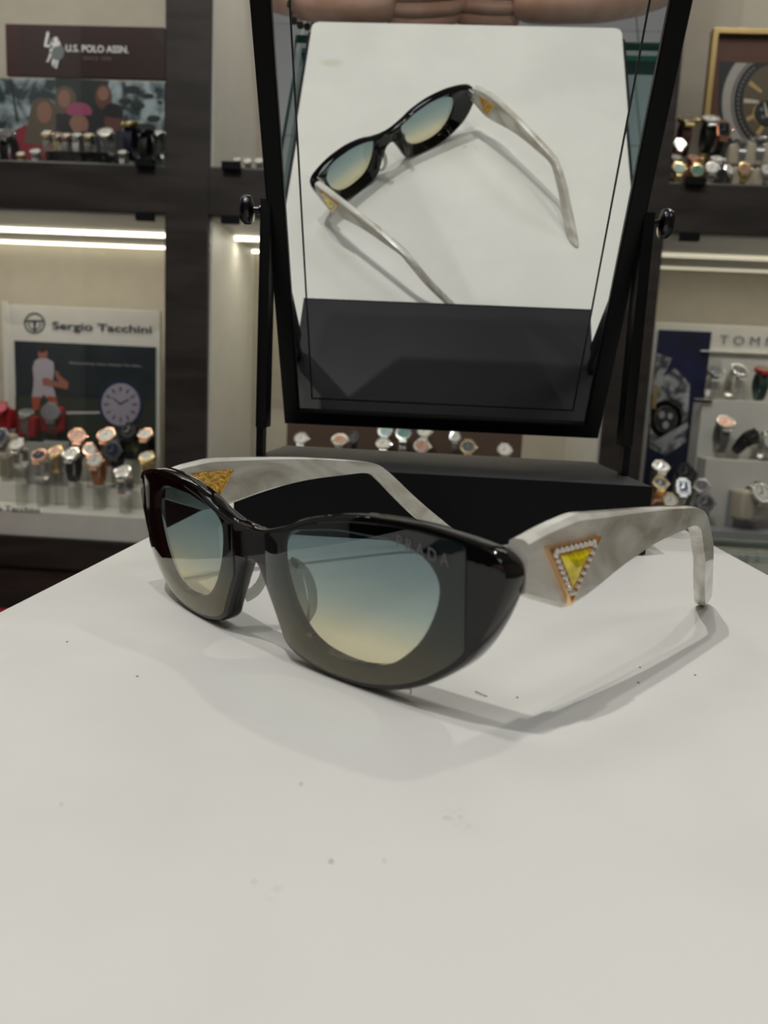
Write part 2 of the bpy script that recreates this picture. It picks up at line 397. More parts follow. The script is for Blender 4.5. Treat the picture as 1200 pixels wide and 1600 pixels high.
MM.translation = (MP_ - Vector((SX, 58, 0))) * K
def mpart(name, b, m_, sm=40):
    o = obj(name, b, m_, vm, smooth=sm); o.matrix_local = MM; return o
FW, FD, FT = 86.65, 115.05, 8.6
def rect_frame(W, D, t, y0, y1, bev):
    b = bmesh.new()
    prof = [(0, y0 + bev), (bev, y0), (t - bev, y0), (t, y0 + bev), (t, y1), (0, y1)]
    rings = []
    for sx, sz in ((-1, -1), (1, -1), (1, 1), (-1, 1)):
        rings.append([b.verts.new((sx * (W - a) * K, y * K, sz * (D - a) * K)) for a, y in prof])
    for i in range(4):
        A_, B_ = rings[i], rings[(i + 1) % 4]
        for k in range(len(prof)): j = (k + 1) % len(prof); b.faces.new((A_[k], B_[k], B_[j], A_[j]))
    return b
mpart('frame', rect_frame(FW, FD, FT, -2.2, 8, .7), black_pl)
mpart('back_board', bm_box(-FW + 2, FW - 2, 5, 8.4, -FD + 2, FD - 2), black_pl)
mirm = mat('silvered_glass', (.93, .95, .93), 0.0, 1)
GW, GD, BV = FW - FT + .6, FD - FT + .6, 8.0
b = bmesh.new()
def quadm(b, pts): b.faces.new([b.verts.new(Vector(q) * K) for q in pts])
quadm(b, [(-(GW - BV), 0, -(GD - BV)), ((GW - BV), 0, -(GD - BV)), ((GW - BV), 0, (GD - BV)), (-(GW - BV), 0, (GD - BV))])
g = mpart('mirror_glass', b, mirm, None)
dv = .035
b = bmesh.new(); I = GW - BV; J = GD - BV
quadm(b, [(-GW, dv, -GD), (-I, 0, -J), (-I, 0, J), (-GW, dv, GD)]); quadm(b, [(GW, dv, -GD), (GW, dv, GD), (I, 0, J), (I, 0, -J)])
quadm(b, [(-GW, dv, -GD), (GW, dv, -GD), (I, 0, -J), (-I, 0, -J)]); quadm(b, [(-GW, dv, GD), (-I, 0, J), (I, 0, J), (GW, dv, GD)])
mpart('glass_bevel', b, mirm, None)
mpart('bevel_line', rect_frame(I + .5, J + .5, .9, -.12, .05, .02), mat('bevel_dark_line', (.02, .025, .022), .3))  # thin dark line along the groove where flat glass meets bevel
for s in (-1, 1):
    kb = lathe([(0, 0), (2.6, 0), (2.6, 4), (1.6, 4.5), (1.6, 7), (3.6, 7.6), (6.2, 8.2), (6.6, 9.4), (6.6, 11.2), (5.6, 12.6), (0, 13)], 20, 'X')
    if s < 0: bmesh.ops.transform(kb, matrix=Matrix.Rotation(PI, 4, 'Z'), verts=kb.verts)
    o = obj('pivot_knob', kb, darkmetal, vm, smooth=40); o.location = (MP_ + mr * s * (FW - .5) - Vector((SX, 58, 0))) * K

# ------------------------------------------------------------------ the sunglasses
O = Vector((-48.06, -140.89, 0)); GZ = math.atan2(-.6667, .7453)
sg = thing('sunglasses', 'black cat eye sunglasses with pearl white temples standing open on the white board', 'sunglasses', O, GZ)
def sy(x, z): return -8 + (8 / 71.5 ** 2) * x * x - .08 * (z - 20)
outer = [(0, 30.4), (4, 30.6), (8, 31.4), (14, 33.2), (20, 35.6), (28, 37.7), (36, 39), (44, 39.4), (52, 39.3), (60, 38.4), (66, 37.3), (70.5, 36), (73, 33.8), (73.4, 31), (72.6, 27.5), (70.2, 22), (67.2, 17), (63.2, 12.4), (58, 8.4), (53, 5.2), (47, 2.5), (40, .7), (33, .02), (26, .2), (19, 1.4), (15, 2.7), (12.2, 4.6), (10.4, 8), (8, 12.6), (5, 18), (3.2, 21), (1.6, 22.3), (0, 22.5)]
aper = [(13.2, 30), (17, 32.2), (24, 33.6), (31, 34.6), (38, 34.8), (45, 34.8), (50, 34), (54, 32.2), (56.6, 29), (57, 25.4), (55.6, 20.5), (53, 15.5), (49.5, 11.4), (45, 8), (38.5, 6.1), (32, 5.9), (25.5, 6.9), (20.5, 9.4), (16.6, 13.6), (13.7, 19.2), (12.3, 24.4), (12.2, 27.6)]
def smooth2(pts, closed, n=6):
    P = [Vector((x, z, 0)) for x, z in pts]; out = []
    if closed: P = [P[-1]] + P + P[:2]
    else: P = [P[0] - (P[1] - P[0])] + P + [P[-1] - (P[-2] - P[-1])]
    for i in range(1, len(P) - 2):
        p0, p1, p2, p3 = P[i - 1:i + 3]
        for k in range(n):
            t = k / n; q = .5 * ((2 * p1) + (p2 - p0) * t + (2 * p0 - 5 * p1 + 4 * p2 - p3) * t * t + (3 * p1 - p0 - 3 * p2 + p3) * t ** 3)
            out.append((q.x, q.y))
    if not closed: out.append(pts[-1])
    return out
outer = [(x - 2.1 * max(0, (x - 55) / 18.4) ** 1.2, z) for x, z in outer]
outer[0] = (0, 30.4)
outs_ = 0
outS = smooth2(outer, False); apS = smooth2(aper, True)
CX, CZ = 35.0, 21.0
def hit(poly, a, closed=True):
    d = (math.cos(a), math.sin(a)); best = None
    for i in range(len(poly)):
        (x1, z1), (x2, z2) = poly[i], poly[(i + 1) % len(poly)]
        ex, ez = x2 - x1, z2 - z1; den = d[0] * ez - d[1] * ex
        if abs(den) < 1e-12: continue
        t = ((x1 - CX) * ez - (z1 - CZ) * ex) / den; s = ((x1 - CX) * d[1] - (z1 - CZ) * d[0]) / den
        if t > 0 and -1e-6 <= s <= 1 + 1e-6 and (best is None or t < best): best = t
    return (CX + best * d[0], CZ + best * d[1])
NA = 200
angs = sorted([2 * PI * i / NA - PI for i in range(NA)] + [math.atan2(30.4 - CZ, -CX), math.atan2(22.5 - CZ, -CX)])
cornerT, cornerB = (0, 30.4), (0, 22.5)
b = bmesh.new(); cols = []
def thick(x): return 5.0 + 1.8 * (abs(x) / 71) ** 3
for a in angs:
    o_ = hit(outS, a); i_ = hit(apS, a)
    seam = o_[0] < .02; tc_ = abs(o_[1] - 30.4) < .02 and seam; bc_ = abs(o_[1] - 22.5) < .02 and seam
    d = Vector((o_[0] - i_[0], 0, o_[1] - i_[1])); dl = d.length; d.normalize()
    def P(x, z, dy): return b.verts.new((x * K, (sy(x, z) + dy) * K, z * K))
    # outline normal for inset (approximate with the radial direction mixed with z)
    if seam and not (tc_ or bc_): ins = (0, o_[1]); fr = 0; ins2 = ins; bk = 0
    elif tc_: ins = (0, o_[1] - 1.1); ins2 = (0, o_[1] - .35); fr = 1.2; bk = 1.2
    elif bc_: ins = (0, o_[1] + 1.1); ins2 = (0, o_[1] + .35); fr = 1.2; bk = 1.2
    else:
        ins = (max(0, o_[0] - d.x * 1.3), o_[1] - d.z * 1.3); ins2 = (max(0, o_[0] - d.x * .4), o_[1] - d.z * .4); fr = 1.2; bk = 1.2
    t = thick(o_[0]); ti = 2.3
    mid = ((i_[0] + ins[0]) / 2, (i_[1] + ins[1]) / 2)
    ring = [P(*i_, ti), P(i_[0], i_[1], .5), P(i_[0] + d.x * .4, i_[1] + d.z * .4, 0), P(*mid, 0), P(*ins, 0), P(*ins2, .3 if fr else 0), P(*o_, fr), P(*o_, t - bk), P(*ins2, t - .3 if bk else t), P(*ins, t), P(*mid, (t + ti) / 2 + .2)]
    cols.append(ring)
for i in range(len(cols)):
    A_, B_ = cols[i], cols[(i + 1) % len(cols)]
    for k in range(len(A_)):
        j = (k + 1) % len(A_)
        try: b.faces.new((A_[k], B_[k], B_[j], A_[j]))
        except ValueError: pass
kill = [f for f in b.faces if all(abs(v.co.x) < 2e-5 for v in f.verts)]
bmesh.ops.delete(b, geom=kill, context='FACES')
me_half = bpy.data.meshes.new('h'); b.to_mesh(me_half); b.free()
full = bmesh.new(); full.from_mesh(me_half); q = bmesh.new(); q.from_mesh(me_half)
bmesh.ops.transform(q, matrix=Matrix.Scale(-1, 4, (1, 0, 0)), verts=q.verts); bmesh.ops.reverse_faces(q, faces=q.faces)
merge(full, q); bmesh.ops.remove_doubles(full, verts=full.verts, dist=2e-5)
obj('frame_front', full, black_ac, sg, smooth=38)

# lenses: flat plates over the front of the frame, tinted from teal grey to straw
lensm, tr_, fr_ = thin_glass('gradient_lens', (.5, .5, .5), 1.62)
N = lensm.node_tree.nodes; L = lensm.node_tree.links
tc = N.new('ShaderNodeTexCoord'); sp = N.new('ShaderNodeSeparateXYZ'); L.new(tc.outputs['Object'], sp.inputs[0])
mr_ = N.new('ShaderNodeMapRange'); mr_.inputs[1].default_value = .004; mr_.inputs[2].default_value = .036; L.new(sp.outputs['Z'], mr_.inputs[0])
cr = N.new('ShaderNodeValToRGB'); L.new(mr_.outputs[0], cr.inputs[0])
e = cr.color_ramp.elements; e[0].position = 0; e[0].color = (.92, .88, .74, 1); e[1].position = 1; e[1].color = (.42, .52, .545, 1)
k = e.new(.22); k.color = (.885, .86, .72, 1); k = e.new(.5); k.color = (.62, .69, .67, 1); k = e.new(.78); k.color = (.48, .575, .59, 1)
L.new(cr.outputs[0], tr_.inputs[0])
def lens_plate(s):
    b = bmesh.new(); rim = []
    for i in range(120):
        a = 2 * PI * i / 120 - PI; x, z = hit(outS, a); d = Vector((x - CX, z - CZ)); d.normalize()
        x -= d.x * 1.5; z -= d.y * 1.5
        x = min(max(x, 7.0), 63.2)
        rim.append((x, z))
    y_of = lambda x, z: sy(x, z)
    R0 = []
    layers = {}
    for nm, dy in (('f', -.55), ('b', -.06)):
        rings = []
        for f in (1.0, .985, .75, .5, .25):
            rings.append([b.verts.new((s * (CX + (x - CX) * f) * K, (y_of(CX + (x - CX) * f, CZ + (z - CZ) * f) + (dy if f < .99 or nm == 'b' else dy + .25)) * K, (CZ + (z - CZ) * f) * K)) for x, z in rim])
        c = b.verts.new((s * CX * K, (y_of(CX, CZ) + dy) * K, CZ * K))
        for A_, B_ in zip(rings, rings[1:]):
            for i in range(120): j = (i + 1) % 120; b.faces.new((A_[i], A_[j], B_[j], B_[i]))
        for i in range(120): b.faces.new((rings[-1][i], rings[-1][(i + 1) % 120], c))
        layers[nm] = rings[0]
    for i in range(120): j = (i + 1) % 120; b.faces.new((layers['f'][i], layers['f'][j], layers['b'][j], layers['b'][i]))
    return b
lr = obj('lens', lens_plate(1), lensm, sg, smooth=40)
obj('lens', lens_plate(-1), lensm, sg, smooth=40)
tx = text_mesh('PRADA', 12.0, 2.5, .06, 1.5)
for v in tx.vertices:
    x = 47.9 + v.co.x / K; z = 35.1 - (v.co.x / K) * .19 + v.co.z / K - .9
    v.co = Vector((x * K, (sy(x, z) - .60 + v.co.y / K) * K, z * K))
obj('etched_lettering', tx, mat('etching', (.14, .15, .15), .5), lr)

# nose pads
padm, _, _ = thin_glass('clear_smoky_pad', (.62, .62, .60), 1.5)
for s in (-1, 1):
    pd = bmesh.new()
    for i, (f, g_) in enumerate(((0, .9), (.35, 1), (.7, .9), (1, .35))): pass
    P_ = []
    prof = [(10.6, 3.2, 23), (9.6, 6.2, 21.6), (9.4, 8.3, 18.5), (10.2, 8.8, 14.5), (11.8, 7.2, 10.5), (13.2, 4.2, 8.5)]
    path = [(s * x, sy(x, z) + 2.2 + dy, z) for x, dy, z in prof]
    merge(pd, sweep(spline(path, 5), 3.4, 1.5, 10, up=Vector((0, 1, 0))))
    inner_ = [(s * (x + 1.6), sy(x, z) + 2.2 + dy * .45, z) for x, dy, z in prof]
    merge(pd, sweep(spline(inner_, 5), 3.6, 3.0, 8, up=Vector((0, 1, 0))))
    obj('nose_pad', pd, padm, sg, smooth=60)

# temples
pearl = two_tone('pearl_marble_acetate', (.44, .40, .33), (.74, .73, .68), 60, .34, .6, rough=.13, stretch=(1, .45, 1), distort=1.5, coat=.4, sss=.15)
prof_T = [(5.4, 38.2), (11, 39.9), (17, 41.2), (22.5, 42.0), (30, 41.7), (44, 41.1), (60, 40.3), (76, 39.3), (86, 38.4), (92.5, 37.0), (97, 34.4), (101.5, 30.8), (107, 26), (115, 19.2), (124, 12), (132, 5.6), (136.6, 1.6)]
prof_B = [(5.4, 27.4), (11, 25.4), (17, 23.5), (20.5, 22.7), (29, 24.0), (44, 28.2), (60, 31.2), (76, 32.5), (85, 33.1), (90, 32.2), (93.5, 29.6), (97, 26.2), (102, 21.4), (109.5, 14.4), (118.5, 7.6), (127, 2.0), (133.5, .05)]
def temple(s):
    xo = {1: [(0, 68.6), (12, 69.6), (25, 70.2), (50, 69.2), (94, 66.2), (105, 64.2), (120, 59.2), (137, 53.6)], -1: [(0, 68.4), (12, 69), (25, 68.4), (50, 65.4), (94, 60.2), (105, 56.6), (120, 50), (137, 43.6)]}[s]
    def X(y):
        for (a, u), (c, v) in zip(xo, xo[1:]):
            if y <= c: return u + (v - u) * (y - a) / (c - a)
        return xo[-1][1]
    pt = prof_T if s > 0 else [(y, z - (2.4 if y < 20 else max(.8, 2.4 - (y - 20) * .05))) for y, z in prof_T]
    Ts = smooth2(pt, False, 3); Bs = smooth2(prof_B, False, 3)
    b = bmesh.new(); rings = []; n = len(Ts)
    for i in range(n):
        (ty, tz), (by, bz) = Ts[i], Bs[i]
        f = i / (n - 1); th = 4.6 - 1.0 * min(1, f * 1.6)
        if i == n - 1: th *= .5
        if i == n - 2: th *= .85
        c = .9 if i < n - 2 else .6
        ring = []
        for u, w_ in ((0, -.5), (0, .5), (.06, 1), (.94, 1), (1, .5), (1, -.5), (.94, -1), (.06, -1)):
            y = ty + (by - ty) * u; z = tz + (bz - tz) * u
            ring.append(b.verts.new((s * (X((ty + by) / 2) + w_ * th / 2) * K, y * K, z * K)))
        rings.append(ring)
    for A_, B_ in zip(rings, rings[1:]):
        for k in range(8): b.faces.new((A_[k], A_[(k + 1) % 8], B_[(k + 1) % 8], B_[k]))
    b.faces.new(rings[0][::-1]); b.faces.new(rings[-1])
    o = obj('temple', b, pearl, sg, smooth=32)
    hb = bm_box(min(s * 65.2, s * 67.2), max(s * 65.2, s * 67.2), 2, 9, 31.2, 36.4, .4)
    obj('hinge', hb, steel, sg)
    return o, X
tR, XR = temple(1); tL, XL = temple(-1)

def triangle_emblem(s, X, cor, outward=True):
    """cor: three (y, z); built on the temple's outer or inner side"""
    dirn = s if outward else -s
    th = 2.2
    def P3(y, z, h): return Vector((s * X(y) + dirn * (th + h), y, z))
    cy = sum(c[0] for c in cor) / 3; cz = sum(c[1] for c in cor) / 3
    def sc(f): return [(cy + (y - cy) * f, cz + (z - cz) * f) for y, z in cor]
    return P3, sc
def tri_solid(P3, outer_, h0, h1, inner_=None, hi=None):
    b = bmesh.new()
    o0 = [b.verts.new(P3(*q, h0) * K) for q in outer_]; o1 = [b.verts.new(P3(*q, h1) * K) for q in outer_]
    for i in range(3): j = (i + 1) % 3; b.faces.new((o0[i], o0[j], o1[j], o1[i]))
    if inner_:
        i1 = [b.verts.new(P3(*q, h1) * K) for q in inner_]; i0 = [b.verts.new(P3(*q, hi) * K) for q in inner_]
        for i in range(3): j = (i + 1) % 3; b.faces.new((o1[i], o1[j], i1[j], i1[i])); b.faces.new((i1[i], i1[j], i0[j], i0[i]))
        b.faces.new(i0)
    else: b.faces.new(o1)
    b.faces.new(o0)
    return b
for s, X, cor in ((1, XR, [(9.9, 36.5), (28.6, 37.2), (19.5, 23.7)]), (-1, XL, [(13.0, 35.8), (31.5, 36.6), (24, 24.2)])):
    P3, sc = triangle_emblem(s, X, cor)
    em = obj('triangle_emblem', tri_solid(P3, sc(1), -.4, 1.15, sc(.925), .5), gold, sg)
    em['label'] = 'gold triangle emblem set with small stones'
    # stone bed and the yellow stone
    c2 = sc(.50); 
    rim_o = sc(.62); obj('inner_rim', tri_solid(P3, rim_o, .5, 1.2, sc(.585), .7), gold, em)
    gb = bmesh.new(); A3 = [Vector(P3(*q, .8)) for q in sc(.585)]; ctr = sum(A3, Vector()) / 3; nrm = (P3(*cor[0], 1) - P3(*cor[0], 0)).normalized()
    M3 = [a + (ctr - a) * .34 + nrm * 1.0 for a in A3]; E3 = [(A3[i] + A3[(i + 1) % 3]) / 2 + nrm * .1 for i in range(3)]; T3 = [(M3[i] + M3[(i + 1) % 3]) / 2 * .6 + ctr * .4 + nrm * .75 for i in range(3)]
    va = [gb.verts.new(v * K) for v in A3]; vm_ = [gb.verts.new(v * K) for v in M3]; ve = [gb.verts.new(v * K) for v in E3]; vt = [gb.verts.new(v * K) for v in T3]
    for i in range(3):
        j = (i + 1) % 3
        gb.faces.new((va[i], ve[i], vm_[i])); gb.faces.new((ve[i], va[j], vm_[j])); gb.faces.new((vm_[i], ve[i], vt[i])); gb.faces.new((ve[i], vm_[j], vt[i]))
    gb.faces.new((vt[0], vt[1], vt[2])); gb.faces.new((vm_[0], vt[0], vt[2])); gb.faces.new((vm_[1], vt[1], vt[0])); gb.faces.new((vm_[2], vt[2], vt[1]))
    gem = mat('yellow_crystal', (.95, .78, .0), .04, .1, var=.45, vscale=260, coat=1)
    go = obj('yellow_stone', gb, gem, em); go['label'] = 'faceted yellow stone'
    # pave stones along the three sides
    ps = bmesh.new(); bmesh.ops.create_icosphere(ps, subdivisions=1, radius=.74 * K); pme = None
    mid = sc(.77)
    for i in range(3):
        a, c = Vector((*mid[i], 0)), Vector((*mid[(i + 1) % 3], 0)); n_ = max(2, int((c - a).length / 1.5))
        for k in range(n_):
            q = a.lerp(c, (k + .5) / n_)
            if pme is None: o = obj('pave_stone', ps, pavem, em); pme = o.data
            else: o = obj('pave_stone', pme, None, em)
            o.location = P3(q.x, q.y, .95) * K
    P3i, sci = triangle_emblem(s, X, [(y + (1 if s > 0 else 0), z) for y, z in cor], False)
    pq = obj('inner_plaque', tri_solid(P3i, sci(.86), -.6, .25, sci(.80), .05), [goldtex], sg)
    pq['label'] = 'textured gold triangle on the inner side'

# ------------------------------------------------------------------ watches
def ellp(phi, a=21, b=29): return Vector((0, -a * math.cos(phi), b + b * math.sin(phi)))
def loop_mesh(kind, wide=17):
    a, bb = 21, 29; n = 44; bm = bmesh.new()
    if kind == 'bracelet':
        for i in range(30):
            p = 2 * PI * i / 30; c = ellp(p, a, bb); t = Vector((0, a * math.sin(p), bb * math.cos(p))).normalized()
            q = bm_box(-wide / 2, wide / 2, -2.4, 2.4, -1.5, 1.5, .5, seg=1)
            for x in (): pass
            ang = math.atan2(t.z, t.y)
            merge(bm, q, Matrix.Translation(c * K) @ Matrix.Rotation(ang, 4, 'X'))
        return bm
    rings = []
    for i in range(n):
        p = 2 * PI * i / n; c = ellp(p, a, bb); nn = Vector((0, -math.cos(p) / a, math.sin(p) / bb)).normalized()
        wv = wide / 2 * (1 if math.sin(p) > -.2 else .85)
        rings.append([bm.verts.new((c + Vector((x * wv, 0, 0)) + nn * h) * K) for x, h in ((-1, -1.1), (-1, .6), (-.8, 1.2), (.8, 1.2), (1, .6), (1, -1.1))])
    for A_, B_ in zip(rings, rings[1:] + rings[:1]):
        for k in range(6): bm.faces.new((A_[k], A_[(k + 1) % 6], B_[(k + 1) % 6], B_[k]))
    return bm
def face_mat4(phi, a=21, b_=29):
    c = ellp(phi); nn = Vector((0, -math.cos(phi) / a, math.sin(phi) / b_)).normalized()
    x = Vector((1, 0, 0)); z = nn; y = z.cross(x)
    M_ = Matrix((x, y, z)).transposed().to_4x4(); M_.translation = (c + nn * 1.2) * K
    return M_
PH = {}
def proto(key, fn, smooth=35):
    if key not in PH:
        b = fn(); bmesh.ops.recalc_face_normals(b, faces=b.faces); me = bpy.data.meshes.new(key[0]); b.to_mesh(me); b.free()
        for pl in me.polygons: pl.use_smooth = True
        me.set_sharp_from_angle(angle=math.radians(smooth)); me.materials.append(black_pl); PH[key] = me
    return PH[key]
def case_bm(phi, shape):
    if shape == 'round': b = lathe([(0, 0), (17, 0), (18, 1.5), (18, 6), (16.8, 7.6), (15, 7.8), (14.6, 7.2)], 28)
    else:
        b = prism(rr(-14, 14, -17, 17, 6, 4), 0, 7.4, .9)
        q = rr(-14, 14, -17, 17, 6, 4)
    merge(b, lathe([(0, 17.5), (2.4, 17.5), (2.4, 21), (0, 21)], 10, 'X'), Matrix.Translation((0, 0, 4 * K)) )
    for s in (-1, 1): merge(b, bm_box(-8.5, 8.5, s * 19 - 3, s * 19 + 3, -1.5, 4.5, .8, seg=1))
    return bmx(b, face_mat4(phi))
def bmx(b, M_): bmesh.ops.transform(b, matrix=M_, verts=b.verts); return b
def dial_bm(phi, shape):
    b = lathe([(0, 7.3), (14.8, 7.2), (14.8, 6.6)], 24) if shape == 'round' else prism(rr(-11, 11, -14, 14, 4.5, 4), 7.0, 7.6)
    return bmx(b, face_mat4(phi))
def hands_bm(phi):
    b = bm_box(-.6, .6, -1, 10, 7.7, 8); merge(b, bm_box(-.7, .7, -1, 7, 7.7, 8), Matrix.Rotation(1.9, 4, 'Z'))
    for i in range(12): merge(b, bm_box(-.5, .5, 10.5, 13, 7.6, 7.9), Matrix.Rotation(i * PI / 6, 4, 'Z'))
    return bmx(b, face_mat4(phi))
def crys_bm(phi):
    b = bmesh.new()
    for i in range(18):
        q = bmesh.new(); bmesh.ops.create_icosphere(q, subdivisions=1, radius=1.9 * K)
        merge(b, q, Matrix.Translation((16.3 * K * math.cos(i * PI / 9), 16.3 * K * math.sin(i * PI / 9), 7.8 * K)))
    return bmx(b, face_mat4(phi))
def stand_bm(kind):
    if kind == 'cushion': b = bm_box(-22, 22, -17, 17, 3, 54, 9, seg=3)
    elif kind == 'wide': b = bm_box(-30, 30, -17, 17, 3, 54, 10, seg=3)
    else:
        b = bmesh.new(); pts = [(0, -17 * math.cos(t), 29 + 24 * math.sin(t)) for t in [(-100 + 300 * i / 24) * PI / 180 for i in range(25)]]
        merge(b, sweep(pts, 12, 1.6, 4, up=Vector((1, 0, 0)))); merge(b, bm_box(-9, 9, -12, 12, 2, 5, .5, seg=1))
    return b
COL = {'silver': steel, 'chrome': chrome, 'gold': goldp, 'rose': rose, 'black': mat('black_steel', (.03, .03, .03), .3, .8), 'grey': mat('grey_mesh', (.16, .155, .15), .5, .3),
       'navy': mat('navy_leather', (.01, .014, .04), .6), 'bleather': mat('black_leather', (.012, .011, .011), .55), 'brown': mat('brown_leather', (.09, .035, .02), .6),
       'tan': mat('tan_leather', (.42, .17, .07), .6), 'red': red, 'white': mat('white_leather', (.62, .6, .56), .5), 'green': mat('olive_strap', (.07, .08, .03), .6),
       'teal': mat('teal_dial', (.10, .26, .25), .25), 'dgreen': mat('dark_green_strap', (.008, .035, .035), .5), 'beige': beige, 'clear': clearp,
       'dwhite': mat('white_dial', (.75, .73, .68), .25), 'dblack': mat('black_dial', (.012, .013, .016), .15), 'dnavy': mat('navy_dial', (.02, .035, .06), .15), 'dgrey': mat('grey_dial', (.18, .18, .2), .2, .4),
       'drose': mat('rose_dial', (.5, .3, .24), .25, .4), 'dpink': mat('pink_dial', (.5, .06, .1), .3)}
def watch(label, px, py, Y, size=1.0, case='silver', dial='dwhite', strap='silver', kind='bracelet', shape='round', phi=50, stand='clear', crys=False, rz=0, group=None, tilt=0):
    ph = math.radians(phi); c = ellp(ph)
    # the face centre lands on the pixel at depth Y
    q = at(px, py, Y)
    R = Matrix.Rotation(rz, 3, 'Z') @ Matrix.Rotation(tilt, 3, 'Y')
    loc = q - (R @ c) * size
    t = thing('wristwatch', label, 'watch', loc, 0, group); t.rotation_euler = (R.to_euler()); t.scale = (size,) * 3
    def part(nm, key, fn, m_):
        me = proto(key, fn); o = bpy.data.objects.new(nm, me); C.objects.link(o); o.parent = t
        o.material_slots[0].link = 'OBJECT'; o.material_slots[0].material = m_; return o
    part('strap' if kind != 'bracelet' else 'bracelet', (kind,), lambda: loop_mesh(kind), COL[strap])
    part('case', ('case', phi, shape), lambda: case_bm(ph, shape), COL[case])
    dl = part('dial', ('dial', phi, shape), lambda: dial_bm(ph, shape), COL[dial])
    hd = part('hands', ('hands', phi), lambda: hands_bm(ph), COL['black'] if dial in ('dwhite', 'drose', 'teal') else chrome)
    hd.parent = dl
    if crys: part('crystal_bezel', ('crys', phi), lambda: crys_bm(ph), pavem)
    part('cushion' if stand in ('cushion', 'wide') or stand.startswith('red') else 'stand', ('stand', 'cushion' if stand == 'redc' else stand), lambda: stand_bm('cushion' if stand == 'redc' else stand), {'clear': clearp, 'cushion': beige, 'wide': beige, 'redc': red}[stand])
    return t, loc

LOWY = []
def W(*a, **k):
    t, loc = watch(*a, **k); LOWY.append((t, loc)); return t
def ledge(name, label, cat, px0, px1, Y0, Y1, ztop, zbot, m_):
    x0 = at(px0, 700, Y0).x if not isinstance(px0, float) else px0; x1 = at(px1, 700, Y0).x if not isinstance(px1, float) else px1
    t = box(name, x0, x1, Y0, Y1, zbot, ztop, m_, bev=1); return tag(t, label, cat)
exec_groups = None

# ---- left lower compartment: white card stand, tray, watches
lc = thing('display_card_stand', 'white display card stand with a tennis poster at lower left', 'display stand', (at(130, 600, 1200).x, 1200, -236))
def on(parent, name, b, m_): o = obj(name, b, m_, parent); o.matrix_parent_inverse = parent.matrix_basis.inverted(); return o
def panel(parent, name, Y, tl, br, m_, t=6, zb=None):
    a, c = at(*tl, Y), at(*br, Y)
    return on(parent, name, bm_box(a.x, c.x, Y, Y + t, c.z if zb is None else zb, a.z, .6), m_)
panel(lc, 'card', 1198, (6, 475), (250, 700), whitecard, 8, zb=-235)
panel(lc, 'side_border', 1192, (2, 470), (17, 700), whitecard, 6, zb=-235)
postbg = two_tone('poster_tennis_court', (.018, .024, .035), (.028, .036, .040), 12, rough=.3)
panel(lc, 'poster', 1195, (22, 532), (243, 690), postbg, 3, zb=-100)
inkd = mat('dark_ink', (.03, .035, .05), .5); inkw = mat('white_ink', (.55, .55, .55), .5); skin1 = mat('printed_skin', (.33, .13, .09), .5); shirt = mat('printed_white_shirt', (.44, .40, .46), .5)
court = mat('printed_green_court', (.035, .045, .035), .5); orange = mat('printed_orange_skin', (.38, .08, .04), .5); lilac = mat('printed_lilac_dial', (.36, .34, .42), .5); navyi = mat('printed_navy', (.02, .03, .09), .5); hair1 = mat('printed_dark_hair', (.03, .018, .015), .6)
F = Flat(1194.5)
F.pix([(24, 618), (243, 627), (243, 690), (24, 690)], court)
F.pix([(100, 643), (160, 643), (160, 646), (100, 647)], inkw)
F.ell(67, 553, 7.5, 10, skin1); F.ell(66, 546, 7, 5, hair1)
F.pix([(55, 563), (62, 560), (74, 560), (84, 566), (85, 580), (82, 598), (83, 610), (52, 610), (53, 590), (51, 575)], shirt)
F.pix([(52, 606), (84, 606), (88, 622), (73, 622), (69, 616), (64, 622), (50, 622)], shirt)
F.pix([(50, 620), (64, 620), (61, 640), (52, 642)], orange); F.pix([(73, 619), (88, 620), (93, 636), (80, 636)], orange)
F.pix([(66, 592), (72, 590), (88, 596), (105, 600), (104, 608), (84, 604), (68, 602)], skin1)
F.pix([(86, 580), (91, 580), (108, 598), (106, 608), (100, 608), (87, 588)], skin1)
F.pix([(92, 582), (112, 600), (111, 601), (91, 584)], inkd)
F.ell(189, 632, 35, 37, navyi, 32); F.ell(189, 632, 30, 33, lilac, 32)
for i in range(12):
    a = i * PI / 6; F.k -= 1
    cx, cy = 189 + 22 * math.cos(a), 632 + 24 * math.sin(a); dx, dy = 4 * math.cos(a), 4 * math.sin(a); nx, ny = -1.1 * math.sin(a), 1.1 * math.cos(a)
    F.pix([(cx - dx + nx, cy - dy + ny), (cx + dx + nx, cy + dy + ny), (cx + dx - nx, cy + dy - ny), (cx - dx - nx, cy - dy - ny)], navyi)
F.pix([(188, 633), (176, 622), (177, 621), (190, 631)], inkd); F.pix([(188, 633), (202, 625), (202, 623), (188, 630)], inkd)
F.done('printed_picture', lc)
text('lettering', 'Discovering Your Power To Win', (109, 569), (220, 574), 1194, inkw, lc, 4.5)
text('lettering', 'Sergio Tacchini', (82, 518), (237, 524), 1197.5, inkd, lc, 20, bold=.02)
F = Flat(1197.5)
F.ring(54, 505, 14, 16.5, inkd); F.ring(54, 505, 8.5, 10.5, inkd, a0=0, a1=PI, ry=1.1)
F.pix([(41, 500), (67, 500), (67, 503), (41, 503)], inkd); F.pix([(52.5, 501), (56, 501), (56, 518), (52.5, 518)], inkd)
F.done('emblem', lc)
# tray
tr = thing('display_tray', 'white display tray with printed lettering at the lower left shelf', 'tray', (at(110, 800, 1010).x, 1090, -236))
z0 = at(100, 800, 1010)
on(tr, 'tray_body', bm_box(-1180, -487, 1012, 1188, -235, -186, 3), whitecard)
on(tr, 'step', bm_box(-1180, -487, 1100, 1188, -186, -150, 2), whitecard)
text('lettering', 'Sergio Tacchini', (-37, 798), (62, 803), 1011, inkd, tr, 13, bold=.015)
